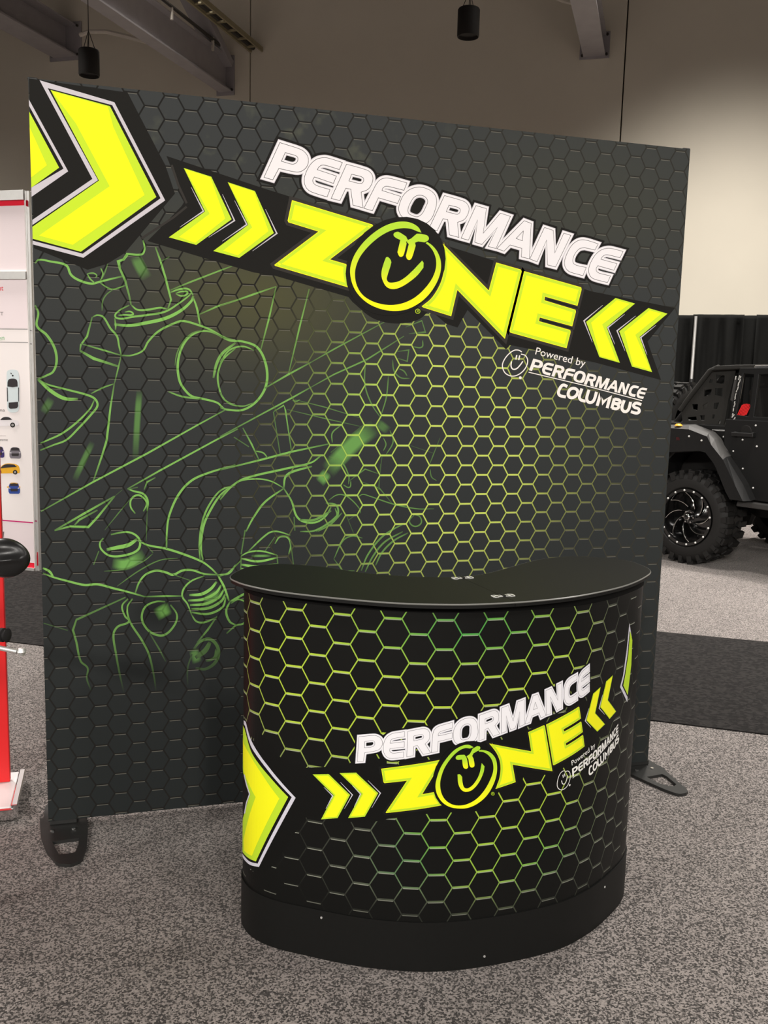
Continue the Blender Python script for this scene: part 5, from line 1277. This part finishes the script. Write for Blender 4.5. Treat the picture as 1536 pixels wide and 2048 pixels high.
for g_ in (g1_, g2_):
    mb = MB(); slab(mb, g_, -.156, .006); mb.build('window_glass', gl, wf)
mb = MB()
for k in range(7):
    a, z = J(zk, 1040 + 24*k, 870, -.14); t0 = (k/6.0)
    dz = .052*(.55 + .45*math.sin(math.pi*(.2+.6*t0)))
    L, Rr = stroke([(a + .018, z + dz), (a, z), (a - .018, z - dz)], .0085, n=3)
    n2 = len(L); mb.add([jw(x, -.1475, y) for x, y in L + Rr], [(i, i+1, n2+i+1, n2+i) for i in range(n2-1)])
mb.build('red_sticker', M['red_board'], wf)
# side rail under the door
mb = MB(); slab(mb, [(.42,.56),(.43,.61),(2.2,.60),(2.2,.55)], -.14, .10); mb.build('rock_rail', M['flare_edge'], jeep, bevel=.01)
# soft top: roof, mesh panel, roll bar, lacing
roof = [(.02,1.70),(.06,1.742),(.26,1.752),(1.25,1.765),(1.25,1.725),(.30,1.715)]
mb = MB(); slab(mb, roof, -.95, 1.52); mb.build('soft_top', M['net'], jeep, bevel=.012)
mb = MB(); mb.beam(jw(.45, -.165, 1.735), jw(1.25, -.165, 1.747), .03, .03); mb.build('roof_rail', M['chrome'], jeep, bevel=.01)
def net(b):
    H_ = [[(640,255),(785,270),(775,420),(635,400)],[(620,490),(750,490),(745,640),(615,610)],[(430,520),(560,510),(540,610),(420,640)],[(215,770),(320,770),(310,880),(225,860)],[(405,790),(490,740),(470,830),(412,860)],
          [(600,750),(690,740),(650,860),(590,850)],[(575,950),(620,950),(600,1020),(565,1020)],[(692,1040),(715,1080),(700,1120),(672,1110)],[(350,970),(440,960),(430,1060),(370,1060)],[(530,335),(590,340),(570,400),(512,400)],[(135,1000),(290,985),(300,1060),(145,1060)]]
    o_ = [(700,105),(640,130),(540,190),(360,380),(130,720),(20,850),(40,1000),(60,1140),(760,1190),(800,1000),(850,690),(960,260),(980,130)]
    f_ = lambda P: [J(zk, x, y, -.25) for x, y in P]
    mb = MB(); slab(mb, f_(o_), b, .012, [f_(h) for h in H_]); return mb.build('mesh_side', M['net'], jeep)
net(-.25); net(-1.65)
mb = MB(); e0 = J(zk, 700, 120, -.25); e1 = J(zk, 540, 190, -.25); e2 = J(zk, 130, 720, -.25); e3 = J(zk, 20, 880, -.25)
mb.tube([jw(e0[0], -.235, e0[1]), jw(e1[0], -.235, e1[1]), jw(e2[0], -.235, e2[1]), jw(e3[0], -.235, e3[1])], .022, 10); mb.build('mesh_edge', M['net'], jeep, smooth=True)
for b in (-.34, -1.56):
    mb = MB(); mb.tube([jw(-.40, b, 1.2), jw(-.22, b, 1.42), jw(.12, b, 1.68), jw(.5, b, 1.70), jw(1.2, b, 1.70)], .03, 10); mb.tube([jw(.22, b, 1.0), jw(.24, b, 1.69)], .03, 10); mb.build('roll_bar', M['interior'], jeep, smooth=True)
mb = MB(); mb.tube([jw(.24, -.34, 1.68), jw(.24, -1.56, 1.68)], .03, 10); mb.build('roll_bar', M['interior'], jeep, smooth=True)
mb = MB(); q_ = [J(zk, x, y, -.17) for x, y in ((965, 320), (1005, 330), (935, 730), (890, 700))]; slab(mb, q_, -.17, .02); mb.build('top_pillar_flap', M['flare_edge'], jeep)
mb = MB()
for x, y in ((972,300),(968,325),(1035,290),(1055,300),(1025,330),(1048,350),(1040,375),(1020,410),(1018,435),(1012,480),(1005,505),(985,545),(972,600),(962,640),(960,675),(952,740),(955,775),(945,800),(932,850),(930,880),(918,945),(938,965),(912,990),(955,1015),(935,1045),(965,1060)):
    a, z = J(zk, x, y, -.135); mb.box(jw(a, -.136, z), (.006, .006, .018), Matrix.Rotation(.35, 3, 'X'))
lc_ = mb.build('lacing', M['rivet'], jeep); lc_['kind'] = 'stuff'
a, z = J(zk, 680, 1232, -.16); mb = MB(); mb.tube([jw(J(zk, 560, 1226, -.16)[0], -.165, J(zk, 560, 1226, -.16)[1]), jw(J(zk, 790, 1234, -.16)[0], -.165, J(zk, 790, 1234, -.16)[1])], .009, 8); mb.build('tub_rail', M['chrome'], jeep, smooth=True)
# inside: seats
for b in (-.6, -1.3):
    mb = MB(); mb.box(jw(.62, b, 1.05), (.42, .46, .14), Matrix((JA, JB, Z_)).transposed()); mb.build('seat_cushion', M['seat'], jeep, bevel=.03)
    mb = MB(); mb.beam(jw(.42, b, 1.05), jw(.33, b, 1.56), .42, .12, up=JA); mb.build('seat_back', M['seat'], jeep, bevel=.03)
    mb = MB(); mb.beam(jw(.335, b, 1.57), jw(.32, b, 1.67), .24, .09, up=JA); mb.build('head_rest', M['seat'], jeep, bevel=.03)
# rear bumper, tail lamp, front end (beyond the frame)
mb = MB(); slab(mb, [(-.74,.62),(-.74,.76),(-.58,.76),(-.58,.62)], -.95, 1.6); mb.build('rear_bumper', M['steel_black'], jeep, bevel=.01)
mb = MB(); mb.tube([jw(-.66, -.95, 1.185), jw(-.58, -.95, 1.15)], .06, 14); mb.build('spare_carrier', M['steel_black'], jeep)
mb = MB(); slab(mb, [(1.3,.62),(1.3,1.24),(1.42,1.26),(3.15,1.14),(3.2,.80),(3.14,.62),(3.08,.9),(2.9,1.0),(2.45,1.0),(2.3,.86),(2.2,.62)], -.95, 1.50); mb.build('front_body', M['jeep_paint'], jeep, bevel=.015)
mb = MB(); slab(mb, [(1.30,1.25),(1.40,1.25),(1.27,1.76),(1.20,1.76)], -.95, 1.54); mb.build('windscreen_frame', M['jeep_paint'], jeep, bevel=.01)
mb = MB(); n = len(fo); sh = lambda P: [(a + 2.75, z) for a, z in P]
mb.add(Mx(sh(fi), -.14) + Mx(sh(fo), .02), q4(0)); mb.add(Mx(sh(fo), .02) + Mx(sh(lo), .012), q4(0)); mb.build('front_flare', M['flare'], jeep)
